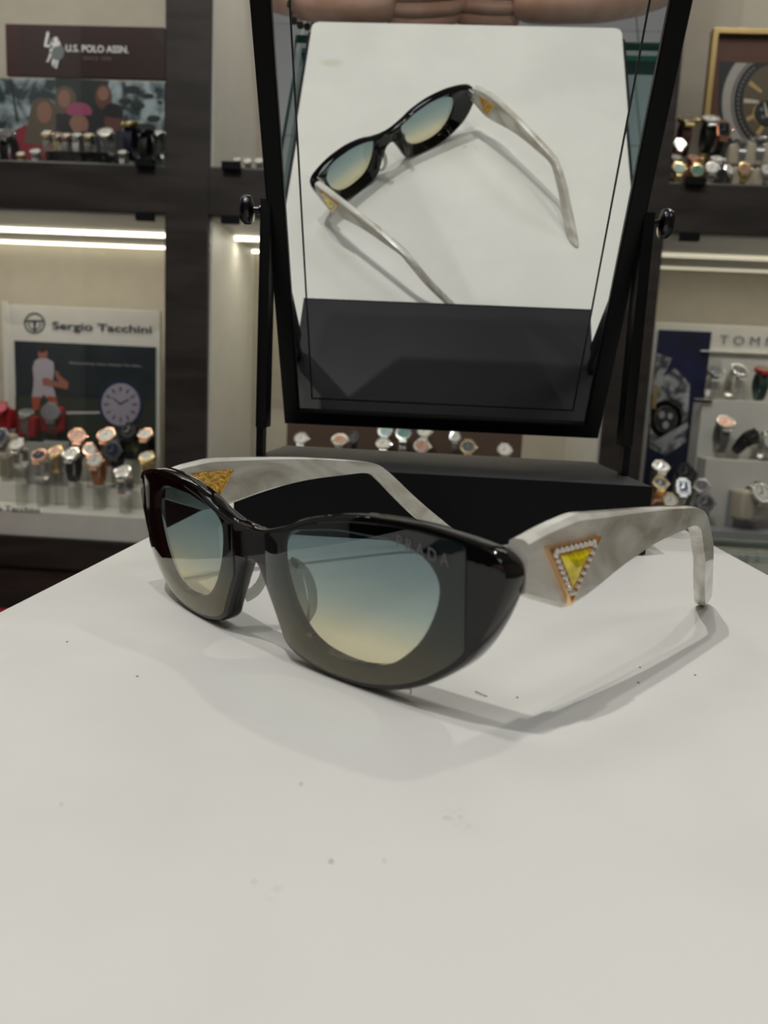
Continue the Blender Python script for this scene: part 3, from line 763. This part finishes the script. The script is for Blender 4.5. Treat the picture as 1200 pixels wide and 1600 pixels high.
# a card with the price
pc = thing('price_card', 'small grey price card among the watches on the white tray', 'card', (at(78, 697, 1105).x, 1105, -150))
panel(pc, 'card', 1106, (68, 688), (108, 706), greycard, 2); panel(pc, 'card_base', 1100, (40, 690), (104, 708), greycard, 5, zb=-150)
text('lettering', '50', (74, 701), (86, 702), 1105.5, inkd, pc, 7)

def wset(rows, group, base=None):
    """base(x, y): height of the surface below; a clear block fills the gap under a raised watch"""
    for r in rows:
        t = W(r[0], r[1], r[2], r[3], group=group, **r[4]); l = LOWY[-1][1]
        if base:
            g = (l.z - base(l.x, l.y)) / t.scale.x
            if 1.5 < g:
                me = proto(('riser', round(g)), lambda: bm_box(-9, 9, -12, 12, -g, 1.5, .6, seg=1)); o = bpy.data.objects.new('clear_riser', me); C.objects.link(o); o.parent = t
                o.material_slots[0].link = 'OBJECT'; o.material_slots[0].material = clearp
wset([
 ('watch with a pink dial on a red cushion at the far left of the tray', 3, 640, 1150, dict(size=.8, case='red', dial='dpink', strap='red', kind='strap', stand='redc', phi=50)),
 ('silver watch with a dark dial lying on a bright red cushion', 42, 648, 1150, dict(size=.82, dial='dgrey', strap='grey', kind='strap', stand='redc', phi=70)),
 ('large watch with a wide grey strap on a red cushion before the tennis poster', 80, 646, 1155, dict(size=1.0, case='grey', dial='dgrey', strap='grey', kind='strap', stand='redc', phi=25, rz=.25)),
 ('silver watch with a blue dial cut by the left border of the picture', 3, 684, 1110, dict(size=.9, dial='dnavy', strap='silver', phi=35, stand='cushion')),
 ('silver crystal bracelet watch, foremost at the left end of the tray', 28, 698, 1060, dict(size=.82, crys=True, strap='chrome', case='chrome', phi=55)),
 ('small two tone steel watch with a navy dial in the front row of the tray', 62, 715, 1060, dict(size=.85, dial='dnavy', case='rose', strap='silver', phi=60)),
 ('slim gold bracelet watch behind the front row of the tray', 88, 708, 1085, dict(size=.75, dial='drose', case='gold', strap='gold', phi=60)),
 ('white dial watch on a dark strap, front row centre of the white tray', 112, 713, 1060, dict(size=.9, strap='bleather', kind='strap', phi=62, case='chrome')),
 ('rose gold watch with a dark brown dial behind the front row of the tray', 121, 684, 1120, dict(size=.95, case='rose', dial='drose', strap='brown', kind='strap', phi=52, rz=.3)),
 ('narrow rose gold bracelet watch under the brown dial one', 140, 704, 1095, dict(size=.72, case='rose', strap='rose', phi=40, rz=.4)),
 ('watch with a white dial and a tan leather strap', 150, 722, 1060, dict(size=.9, case='rose', dial='dwhite', strap='tan', kind='strap', phi=45)),
 ('large pale watch with a white dial right below the printed clock face', 168, 684, 1125, dict(size=1.05, case='rose', dial='dwhite', strap='grey', kind='strap', phi=58)),
 ('watch with a round navy dial just under the large pale watch', 178, 704, 1100, dict(size=.95, case='grey', dial='dnavy', strap='navy', kind='strap', phi=15)),
 ('black dial watch on an olive green strap below the printed clock', 202, 676, 1130, dict(size=.95, case='black', dial='dblack', strap='green', kind='strap', phi=35)),
 ('rose gold watch with a black strap near the right end of the card stand', 228, 682, 1130, dict(size=.85, case='rose', dial='dwhite', strap='bleather', kind='strap', phi=58)),
 ('yellow gold watch half hidden behind the left end of the sunglasses', 230, 717, 1090, dict(size=.85, case='gold', dial='dwhite', strap='gold', phi=65)),
 ('polished silver watch closest to the left end of the sunglasses', 193, 741, 1045, dict(size=.9, case='chrome', dial='dwhite', strap='chrome', phi=62)),
], 'watches on the white tray at lower left', lambda x, y: -186 if y < 1100 else -150)

# ---- left upper compartment
ul = thing('poster_stand', 'brown header board with a printed group portrait behind the upper left watches', 'poster', (at(120, 100, 1180).x, 1180, 424))
hdr = mat('printed_maroon', (.032, .014, .013), .4); hdr2 = mat('maroon_edge', (.045, .012, .010), .4)
panel(ul, 'header', 1180, (8, 37), (256.5, 124), hdr, 10)
panel(ul, 'header_border', 1179, (8, 37), (32, 118), hdr2, 1)
panel(ul, 'picture_backing', 1176, (-60, 120), (256.5, 256), two_tone('printed_winter_trees', (.03, .05, .055), (.40, .50, .54), 28, .42, .6, rough=.4, distort=.6), 6, zb=424)
silveri = mat('silver_ink', (.8, .8, .8), .4); greyi = mat('grey_ink', (.17, .19, .2), .5); dimi = mat('dim_ink', (.16, .13, .12), .5)
text('lettering', 'U.S. POLO ASSN.', (103, 81), (201, 85), 1179.5, silveri, ul, 12.5, bold=.02)
text('lettering', 'SINCE 1890', (130, 94), (174, 96), 1179.5, dimi, ul, 6.5)
F = Flat(1179.2)
F.pix([(73, 50), (76, 49), (77, 53), (73, 70), (79, 70), (78, 74), (69, 73), (69, 70)], silveri)
F.ell(87, 62, 4, 4.4, silveri, 12); F.pix([(79, 62), (84, 66), (93, 64), (96, 74), (88, 80), (80, 84), (77, 78), (83, 73), (78, 68)], silveri)
F.pix([(84, 74), (96, 70), (101, 78), (99, 90), (92, 96), (82, 94), (79, 84)], greyi)
F.pix([(78, 82), (81, 86), (76, 97), (72, 97), (75, 92)], silveri); F.pix([(82, 92), (87, 94), (84, 106), (81, 100)], silveri); F.pix([(88, 94), (92, 95), (89, 108), (86, 106)], silveri); F.pix([(78, 60), (82, 60), (85, 66), (80, 67)], greyi)
F.done('emblem', ul)
F = Flat(1175.5)
dtree = mat('printed_dark_tree', (.02, .03, .027), .6); sk2 = mat('printed_tan_skin', (.27, .14, .10), .6); sk3 = mat('printed_brown_skin', (.12, .05, .04), .6); hairb = mat('printed_blond_hair', (.11, .085, .06), .6); pink = mat('printed_pink', (.33, .07, .15), .6); darkc = mat('printed_dark_coat', (.02, .02, .028), .6); redc = mat('printed_red_coat', (.25, .015, .03), .6); black_h = mat('printed_black_hair', (.012, .014, .016), .6)
F.pix([(86, 122), (170, 126), (160, 200), (95, 195)], dtree)
for (x, y, r) in ((205, 140, 14), (232, 150, 9), (215, 165, 12), (240, 185, 11), (196, 158, 11), (228, 200, 16), (250, 160, 5), (210, 195, 10)):
    F.ell(x, y, r, r * .45, dtree, 9)
F.pix([(15, 124), (18, 124), (30, 190), (26, 190)], dtree)
F.pix([(20, 205), (40, 196), (80, 200), (90, 250), (15, 250)], redc)
F.pix([(50, 160), (60, 154), (76, 154), (86, 164), (90, 200), (84, 222), (60, 228), (38, 222), (45, 190)], hairb); F.ell(70, 176, 12, 17, sk2)
F.pix([(88, 140), (100, 134), (112, 138), (120, 150), (117, 180), (86, 180)], hairb); F.ell(101, 155, 9.5, 14, sk2)
F.pix([(88, 178), (118, 178), (125, 215), (88, 215)], darkc)
F.ell(162, 152, 13, 20, sk3, 24); F.ell(162, 147, 9, 11, sk2, 16); F.pix([(140, 172), (182, 170), (190, 215), (132, 215)], darkc)
F.ell(124, 196, 15, 18, sk2); F.ell(124, 174, 20, 13, pink, 24, PI, 2 * PI); F.pix([(104, 173), (146, 173), (143, 181), (108, 181)], pink); F.pix([(95, 196), (110, 196), (120, 215), (95, 215)], black_h)
F.ell(178, 190, 14, 20, sk3); F.ell(177, 178, 16, 16, black_h, 20, PI, 2 * PI); F.pix([(161, 176), (193, 178), (190, 186), (163, 182)], black_h)
F.pix([(128, 206), (200, 206), (215, 250), (110, 250)], darkc)
F.done('printed_picture', ul)
blk = thing('display_riser', 'low black display riser under the row of upper left watches', 'riser', (at(120, 240, 1060).x, 1060, 424))
a, c = at(71, 235, 1050), at(168, 250, 1050)
on(blk, 'riser_top', bm_box(a.x, c.x, 1050, 1100, a.z - 4, a.z, .8), black_pl)
for x in (a.x, c.x - 6): on(blk, 'riser_leg', bm_box(x, x + 6, 1050, 1100, 424, a.z - 4, .5), black_pl)
wset([
 ('steel watch with a black strap at the far left of the upper left shelf', 10, 214, 1060, dict(size=.95, strap='bleather', kind='strap', phi=60, case='chrome', dial='dgrey')),
 ('small gold watch low at the left of the black riser', 33, 243, 1040, dict(size=.45, case='gold', strap='gold', phi=60)),
 ('small silver crystal watch beside the left end of the black riser', 56, 240, 1040, dict(size=.55, crys=True, case='chrome', strap='chrome', phi=60)),
 ('silver and gold square watch, first on the black riser', 74, 212, 1070, dict(size=.62, shape='square', case='gold', strap='silver', phi=60)),
 ('two tone steel bracelet watch, second on the black riser', 91, 214, 1070, dict(size=.62, case='silver', strap='gold', phi=65, dial='drose')),
 ('narrow rose gold watch, third on the black riser', 104, 215, 1070, dict(size=.58, case='rose', strap='silver', phi=65)),
 ('white strap watch, fourth on the black riser', 121, 215, 1070, dict(size=.62, case='chrome', strap='white', kind='strap', phi=65)),
 ('pale gold watch, fifth on the black riser', 139, 215, 1070, dict(size=.6, case='gold', strap='silver', phi=65)),
 ('chunky crystal studded silver watch at the right end of the black riser', 166, 212, 1060, dict(size=.8, crys=True, case='chrome', strap='chrome', phi=55)),
 ('gold watch with a navy strap right of the crystal studded one', 203, 198, 1060, dict(size=.9, case='gold', strap='navy', kind='strap', phi=75)),
 ('watch with a black mesh strap at the right end of the upper left shelf', 227, 210, 1075, dict(size=.85, case='black', dial='dblack', strap='bleather', kind='strap', phi=80)),
 ('silver watch right beside the left cabinet upright on the upper shelf', 247, 212, 1100, dict(size=.7, case='silver', strap='silver', phi=65)),
 ('small white watch low in front of the navy strap watch', 192, 241, 1040, dict(size=.5, case='chrome', strap='white', kind='strap', phi=60)),
], 'watches on the upper left shelf', lambda x, y: 420 if (y < 1060 or x > -640 or x < -735) else 440)
wset([
 ('small silver watch, left one beside the mirror on the upper middle shelf', 371, 252, 1040, dict(size=.45, case='chrome', strap='silver', phi=60)),
 ('small steel watch, middle one beside the mirror on the upper middle shelf', 387, 254, 1040, dict(size=.45, case='silver', strap='silver', phi=50, crys=True)),
 ('small silver watch touching the mirror frame on the upper middle shelf', 405, 254, 1040, dict(size=.5, case='chrome', strap='chrome', phi=55)),
], 'watches on the upper middle shelf', lambda x, y: 420)

# ---- middle lower compartment, seen under the mirror
bb = thing('watch_display_board', 'brown backing board behind the small watches under the mirror', 'display stand', (at(640, 690, 1120).x, 1120, -236))
a, c = at(448, 640, 1120), at(816, 700, 1120)
on(bb, 'backing', bm_box(a.x, c.x, 1127, 1134, -160, 20, .6), brownb)
on(bb, 'base', bm_box(a.x, c.x, 1030, 1119, -236, -83, 1), brownb)
wset([
 ('crystal studded silver watch, leftmost in the row under the mirror', 471, 688, 1060, dict(size=.75, crys=True, case='chrome', strap='silver', phi=55)),
 ('rose gold dial watch, second from the left under the mirror', 531, 691, 1060, dict(size=.85, case='silver', dial='drose', strap='brown', kind='strap', phi=60)),
 ('watch on a dark green strap right of the rose gold dial one under the mirror', 553, 684, 1085, dict(size=.6, case='black', dial='dblack', strap='dgreen', kind='strap', phi=40)),
 ('white dial watch on a black strap, under the middle of the mirror', 599, 696, 1060, dict(size=.8, case='chrome', strap='bleather', kind='strap', phi=55)),
 ('olive dial watch standing behind the white dial one under the mirror', 602, 675, 1090, dict(size=.75, case='silver', dial='teal', strap='green', kind='strap', phi=35)),
 ('steel watch with a teal dial under the middle of the mirror', 630, 679, 1085, dict(size=.8, case='silver', dial='teal', strap='silver', phi=40)),
 ('silver bracelet watch with a brown dial, in front right of the teal dial one', 659, 700, 1055, dict(size=.85, case='silver', dial='drose', strap='silver', phi=50)),
 ('pale crystal watch behind the brown dial one under the mirror', 663, 677, 1090, dict(size=.75, crys=True, case='silver', strap='silver', phi=50)),
 ('small silver watch, upper of the pair right of centre under the mirror', 711, 684, 1085, dict(size=.6, case='chrome', strap='silver', phi=30)),
 ('gold and silver watch, lower of the pair right of centre under the mirror', 731, 701, 1055, dict(size=.8, crys=True, case='gold', dial='dgrey', strap='silver', phi=45)),
 ('crystal studded watch, rightmost in the row under the mirror', 788, 706, 1050, dict(size=.75, crys=True, case='chrome', strap='silver', phi=50)),
], 'small watches under the mirror', lambda x, y: -81)

# ---- right upper compartment
gf = thing('framed_poster', 'gold framed poster of a large chronograph dial at upper right', 'poster', (at(1180, 150, 1200).x, 1200, 424))
fgold = mat('frame_gold', (.50, .36, .15), .35, .8)
maroonm = mat('brown_poster_ground', (.085, .032, .016), .45)
GX0, GX1, GZ1 = at(1113, 47, 1198).x, at(1113, 47, 1198).x + 330, at(1113, 47, 1198).z
gY = 1198
on(gf, 'ground', bm_box(GX0 + 5, GX1 - 5, gY, gY + 8, 424, GZ1 - 5), maroonm)
on(gf, 'frame', bm_box(GX0, GX0 + 9, gY - 10, gY + 10, 424, GZ1, .8), fgold); on(gf, 'frame', bm_box(GX1 - 9, GX1, gY - 10, gY + 10, 424, GZ1, .8), fgold); on(gf, 'frame', bm_box(GX0 + 9, GX1 - 9, gY - 10, gY + 10, GZ1 - 9, GZ1, .8), fgold)
F = Flat(gY - .5)
pdk = mat('printed_black_rim', (.014, .016, .017), .45); psil = mat('printed_silver', (.34, .32, .30), .45); pbr = mat('printed_brown_dial', (.10, .075, .05), .45); pgd = mat('printed_gold_index', (.42, .31, .12), .45); pcr = mat('printed_cream_index', (.5, .47, .38), .45)
F.pix([(1124, 96), (1330, 103), (1330, 300), (1120, 300)], pdk)
cx, cy = 1212, 162
import itertools
def clipell(rx, ry, m_):
    pts = []
    for i in range(60):
        a = 2 * PI * i / 60; x, y = cx + rx * math.cos(a), cy + ry * math.sin(a)
        pts.append((x, max(y, 97 + (x - 1124) * .035)))
    F.pix(pts, m_)
clipell(84, 96, psil); clipell(66, 76, pdk); clipell(52, 62, pbr)
F.ring(cx, cy, 68, 70, pdk, 60, ry=1.14, a0=PI * .6, a1=PI * 1.3)
for i in range(60):
    a = i * PI / 30
    if cy + 66 * math.sin(a) < 106: continue
    F.k -= 1; F.ell(cx + 59 * math.cos(a), cy + 68 * math.sin(a), 1.2, 1.5, psil, 6)
for i in range(12):
    a = i * PI / 6 + .08
    if cy + 60 * math.sin(a) < 108: continue
    F.k -= 1; c0, s0 = math.cos(a), math.sin(a); nx, ny = -2.2 * s0, 2.2 * c0
    F.pix([(cx + 27 * c0 + nx, cy + 32 * s0 + ny), (cx + 50 * c0 + nx * 1.6, cy + 58 * s0 + ny * 1.6), (cx + 50 * c0 - nx * 1.6, cy + 58 * s0 - ny * 1.6), (cx + 27 * c0 - nx, cy + 32 * s0 - ny)], pcr if i in (6,) else pgd)
F.ell(1196, 178, 18, 20, pdk, 24); F.ring(1196, 178, 18, 20, pgd, 24); F.ell(1190, 171, 3, 3, greyi, 10); F.ell(1192, 183, 3, 3, greyi, 10)
F.pix([(1193, 160), (1195, 160), (1201, 182), (1197, 184)], pcr)
F.done('printed_picture', gf)
ubr = thing('display_riser', 'stepped dark red display riser under the upper right watches', 'riser', (at(1130, 270, 1060).x, 1060, 424))
on(ubr, 'step', bm_box(354, 700, 1030, 1080, 420, 420.5, 0), hdr2)
on(ubr, 'step', bm_box(354, 700, 1058, 1130, 420, 431, 1), hdr2)
wset([
 ('black and gold watch with three bright crystals beside the mirror frame', 1073, 192, 1100, dict(size=.95, case='gold', dial='dgrey', strap='brown', kind='strap', phi=62, crys=False)),
 ('crystal studded silver watch on a black strap in front of the gold frame', 1109, 192, 1105, dict(size=.85, crys=True, case='chrome', strap='bleather', kind='strap', phi=60)),
 ('square rose gold watch with a dark dial and black strap', 1128, 206, 1085, dict(size=.85, shape='square', case='rose', dial='dblack', strap='bleather', kind='strap', phi=18, rz=.15)),
 ('small dark watch with an orange strap behind the upper right front row', 1061, 228, 1075, dict(size=.6, case='silver', dial='dblack', strap='tan', kind='strap', phi=35)),
 ('silver bracelet watch on a beige cushion, left of two at the poster foot', 1158, 224, 1085, dict(size=.7, case='chrome', strap='silver', phi=75, stand='wide')),
 ('wide silver watch on a beige cushion at the right border of the upper shelf', 1185, 221, 1085, dict(size=.8, case='chrome', strap='silver', phi=80, stand='wide')),
 ('small steel watch, back left of the upper right front row', 1054, 250, 1060, dict(size=.6, crys=True, case='chrome', strap='silver', phi=60)),
 ('greenish gold watch, leftmost of the upper right front row', 1060, 266, 1035, dict(size=.62, case='gold', dial='teal', strap='gold', phi=35)),
 ('rose gold bracelet watch behind the teal dial one', 1083, 251, 1055, dict(size=.68, case='rose', dial='drose', strap='rose', phi=60)),
 ('gold watch with a pale teal dial in the upper right front row', 1088, 269, 1035, dict(size=.65, case='gold', dial='teal', strap='gold', phi=30)),
 ('silver bracelet watch behind the bright silver one of the front row', 1119, 253, 1055, dict(size=.7, case='silver', strap='silver', phi=60)),
 ('bright silver watch in the middle of the upper right front row', 1111, 266, 1035, dict(size=.65, case='chrome', strap='silver', phi=35)),
 ('small silver watch turned right in the upper right front row', 1136, 267, 1035, dict(size=.6, case='chrome', strap='grey', phi=30, rz=.5)),
 ('gold watch on a beige cushion in the upper right front row', 1162, 266, 1035, dict(size=.62, case='gold', dial='drose', strap='gold', phi=30, stand='wide')),
 ('silver watch on a beige cushion at the right end of the front row', 1197, 268, 1035, dict(size=.62, case='chrome', dial='dwhite', strap='silver', phi=30, stand='wide')),
], 'watches on the upper right shelf', lambda x, y: 421 if y < 1055 else 432)

# ---- right lower compartment: white stepped stand with a blue poster
rc = thing('display_card_stand', 'white stepped display stand with a narrow blue watch poster at lower right', 'display stand', (at(1150, 700, 1200).x, 1200, -262))
a = at(1024, 503, 1198); 
on(rc, 'card', bm_box(a.x, a.x + 460, 1198, 1206, -262, a.z, .8), whitecard)
panel(rc, 'poster', 1195, (1030, 515), (1087, 740), two_tone('printed_deep_blue', (.006, .008, .028), (.012, .016, .07), 10, rough=.35), 3, zb=-150)
F = Flat(1194.5)
pg1 = two_tone('printed_watch_grey', (.07, .075, .09), (.5, .51, .55), 35, .4, .62, rough=.4, distort=1.0); pg2 = mat('printed_light_grey', (.45, .46, .49), .5); pg3 = mat('printed_dark_grey', (.03, .032, .04), .5)
F.pix([(1027, 552), (1050, 560), (1036, 590), (1054, 575), (1078, 600), (1072, 690), (1040, 712), (1014, 700), (1018, 620)], pg1)
F.ring(1040, 655, 18, 26, pg2, 32, ry=1.15); F.ell(1040, 655, 17, 20, pg3, 28); F.ell(1034, 648, 5, 6, pg2, 14); F.ell(1047, 650, 4, 5, pg2, 14); F.ell(1040, 664, 5, 6, pg2, 14)
F.pix([(1020, 690), (1030, 700), (1075, 668), (1074, 660)], pg2); F.pix([(1022, 600), (1029, 605), (1024, 640), (1018, 636)], pgd); F.pix([(1048, 620), (1068, 632), (1064, 640), (1046, 628)], pg3)
F.done('printed_picture', rc)
text('lettering', 'TOMMY', (1124, 538), (1233, 543), 1197.5, greyi, rc, 17, spacing=1.6)
# steps of the white stand
STEPS_HERE = 1
XR0 = at(1086, 640, 1185).x
zz = [at(1120, 548, 1190).z, at(1100, 630, 1170).z, at(1100, 708, 1140).z, at(1100, 765, 1110).z]
on(rc, 'header_lip', bm_box(XR0, XR0 + 400, 1188, 1198, zz[0] - 3, zz[0], .6), whitecard)
panel(rc, 'black_clip', 1139, (1085, 624), (1113, 630), black_pl, 3)
wset([
 ('silver watch with a round silver dial at the left of the top step', 1116, 583, 1160, dict(size=.85, case='silver', dial='dgrey', strap='silver', phi=70)),
 ('silver crystal watch with a dark dial on the top step', 1153, 583, 1160, dict(size=.9, crys=True, case='chrome', dial='dgrey', strap='silver', phi=58, rz=.2)),
 ('red and dark green strap watch at the right border of the top step', 1192, 582, 1160, dict(size=.9, case='red', dial='drose', strap='dgreen', kind='strap', phi=75)),
 ('rose dial steel watch on the middle step', 1132, 664, 1105, dict(size=.95, case='silver', dial='drose', strap='grey', kind='strap', phi=60)),
 ('black and steel watch hanging diagonally on the middle step', 1173, 684, 1105, dict(size=.8, case='black', dial='dblack', strap='bleather', kind='strap', phi=30, tilt=.6)),
 ('silver watch cut by the right border on the middle step', 1203, 690, 1105, dict(size=.9, case='silver', dial='dwhite', strap='silver', phi=20)),
 ('chunky silver watch on a beige cushion at the right border', 1186, 773, 1022, dict(size=1.05, crys=True, case='chrome', dial='dwhite', strap='silver', phi=40, stand='wide', rz=.3)),
 ('dark round watch leaning behind the cluster at the right end of the mirror base', 1070, 741, 1130, dict(size=1.0, case='black', dial='dblack', strap='grey', kind='strap', phi=40)),
 ('silver bangle watch, topmost of the cluster beside the mirror base', 1031, 733, 1120, dict(size=.9, case='silver', dial='dgrey', strap='silver', phi=60)),
 ('gold watch with a row of four crystals beside the mirror base', 1031, 758, 1080, dict(size=.8, crys=True, case='gold', dial='dblack', strap='rose', phi=55)),
 ('bright yellow gold watch, lowest of the cluster beside the mirror base', 1046, 784, 1040, dict(size=.75, crys=True, case='gold', dial='dwhite', strap='gold', phi=40)),
 ('square silver watch with a dark dial in the cluster', 1066, 763, 1070, dict(size=.85, shape='square', case='silver', dial='dnavy', strap='silver', phi=35)),
 ('silver bracelet watch with a crystal bezel right of the square one', 1096, 761, 1070, dict(size=.75, crys=True, case='silver', dial='dgrey', strap='grey', phi=45, rz=-.3)),
 ('brown dial bracelet watch just above the right temple of the sunglasses', 1102, 787, 1040, dict(size=.85, case='grey', dial='dblack', strap='brown', phi=35, rz=-.3)),
], 'watches in the lower right compartment', lambda x, y: -147 if (x < 490) else 200)

def low(Ya, Yb, x0): return min(l.z - 1 for t, l in LOWY if Ya < l.y < Yb and l.x > x0 and l.z < 300)
on(rc, 'step', bm_box(XR0 - 1, XR0 + 400, 1146, 1197, -262, low(1150, 1190, XR0 + 5), 2), whitecard)
on(rc, 'step', bm_box(XR0, XR0 + 400, 1094, 1145, -262, low(1100, 1140, XR0 + 5), 2), whitep)
on(rc, 'step', bm_box(XR0 + 45, XR0 + 400, 1068, 1093, -262, at(1100, 765, 1062).z, 2), mat('lilac_grey_step', (.36, .36, .40), .5))
on(rc, 'step', bm_box(XR0 - 110, XR0 + 400, 1010, 1061, -262, -147.5, 2), mat('grey_step', (.28, .28, .29), .4))
on(rc, 'step', bm_box(XR0 - 110, XR0 - 2, 1062, 1190, -262, -147.5, 2), mat('grey_step', (.28, .28, .29), .4))

# ------------------------------------------------------------------ the hands seen in the mirror and the white strip behind them
def skin_chain(chains, name, parent, m_, sub=2):
    verts = []; edges = []; rad = []; roots = []
    for ch in chains:
        base = len(verts); roots.append(base)
        for i, (x, y, z, r) in enumerate(ch):
            verts.append((x * K, y * K, z * K)); rad.append(r * K)
            if i: edges.append((base + i - 1, base + i))
    me = bpy.data.meshes.new(name); me.from_pydata(verts, edges, []); o = bpy.data.objects.new(name, me); C.objects.link(o)
    md = o.modifiers.new('s', 'SKIN'); md.use_smooth_shade = True
    if not me.skin_vertices: me.skin_vertices.new()
    for i, sv in enumerate(me.skin_vertices[0].data): sv.radius = (rad[i], rad[i] * (1.0)); sv.use_root = i in roots
    s2 = o.modifiers.new('u', 'SUBSURF'); s2.levels = sub; s2.render_levels = sub
    dg = bpy.context.evaluated_depsgraph_get(); nm = bpy.data.meshes.new_from_object(o.evaluated_get(dg)); bpy.data.objects.remove(o)
    nm.materials.clear(); nm.materials.append(m_)
    for pl in nm.polygons: pl.use_smooth = True
    q = bpy.data.objects.new(name, nm); C.objects.link(q); q.parent = parent; q.matrix_parent_inverse = parent.matrix_basis.inverted()
    return q
ps_ = thing('person', 'person in the mirror, bare forearms and clasped hands at the near board edge', 'person', (0, -420, -60))
skm = two_tone('warm_skin', (.68, .40, .30), (.80, .54, .44), 40, .35, .65, rough=.5, sss=.2)
def hand(s, x0, y0, z0):
    """s=1: wrist at the left, fingers point to +x; back of the hand faces the mirror"""
    ch = [[(x0 - s * 150, y0 - 190, z0 - 70, 38), (x0 - s * 80, y0 - 90, z0 - 40, 33), (x0 - s * 22, y0 - 22, z0 - 12, 26), (x0 + s * 5, y0 - 2, z0, 25), (x0 + s * 35, y0, z0 + 2, 27), (x0 + s * 62, y0 - 1, z0 + 2, 25)]]
    for k, (dz, ln) in enumerate(((21, .92), (7, 1.0), (-7, .95), (-20, .78))):
        ch.append([(x0 + s * 48, y0 + 3, z0 + dz * .9, 10.5), (x0 + s * 74, y0 + 5 - abs(dz) * .1, z0 + dz, 9.6), (x0 + s * (74 + 34 * ln), y0 + 1, z0 + dz, 8.8), (x0 + s * (74 + 50 * ln), y0 - 12, z0 + dz * .95, 8.2), (x0 + s * (74 + 54 * ln), y0 - 26, z0 + dz * .9, 7.2)])
    ch.append([(x0 + s * 14, y0 - 8, z0 + 14, 13), (x0 + s * 34, y0 - 20, z0 + 32, 11.5), (x0 + s * 56, y0 - 28, z0 + 38, 10), (x0 + s * 76, y0 - 32, z0 + 38, 8.5)])
    return ch
skin_chain(hand(1, -118, -357, -12), 'left_hand', ps_, skm)
skin_chain(hand(-1, 98, -366, -14), 'right_hand', ps_, skm)
br = bmesh.new()
for i in range(22):
    a = 2 * PI * i / 22; c = Vector((-137, -376, -21)); n1 = Vector((.72, .68, .15)).normalized(); u1 = n1.cross(Vector((0, 0, 1))).normalized(); v1 = n1.cross(u1)
    q = c + u1 * 29 * math.cos(a) + v1 * 29 * math.sin(a)
    e_ = bmesh.new(); bmesh.ops.create_icosphere(e_, subdivisions=1, radius=3.8 * K); merge(br, e_, Matrix.Translation(q * K))
bo = obj('bead_bracelet', br, mat('dark_beads', (.05, .045, .03), .2), None); tag(bo, 'dark beaded bracelet on the wrist at the left end of the hands in the mirror', 'bracelet')
cb = obj('white_strip', sweep(spline([(-330, -2300, -990), (-372, -2050, -990), (-400, -1833, -990), (-411, -1752, -990), (-417, -1680, -990), (-424, -1620, -990)], 6), 10, 10, 8), mat('white_strip_surface', (.85, .85, .85), .3), None, smooth=60)  # thin white strip laid along the floor
tag(cb, 'thin white strip on the pale floor, seen at the left edge of the mirror', 'cable')
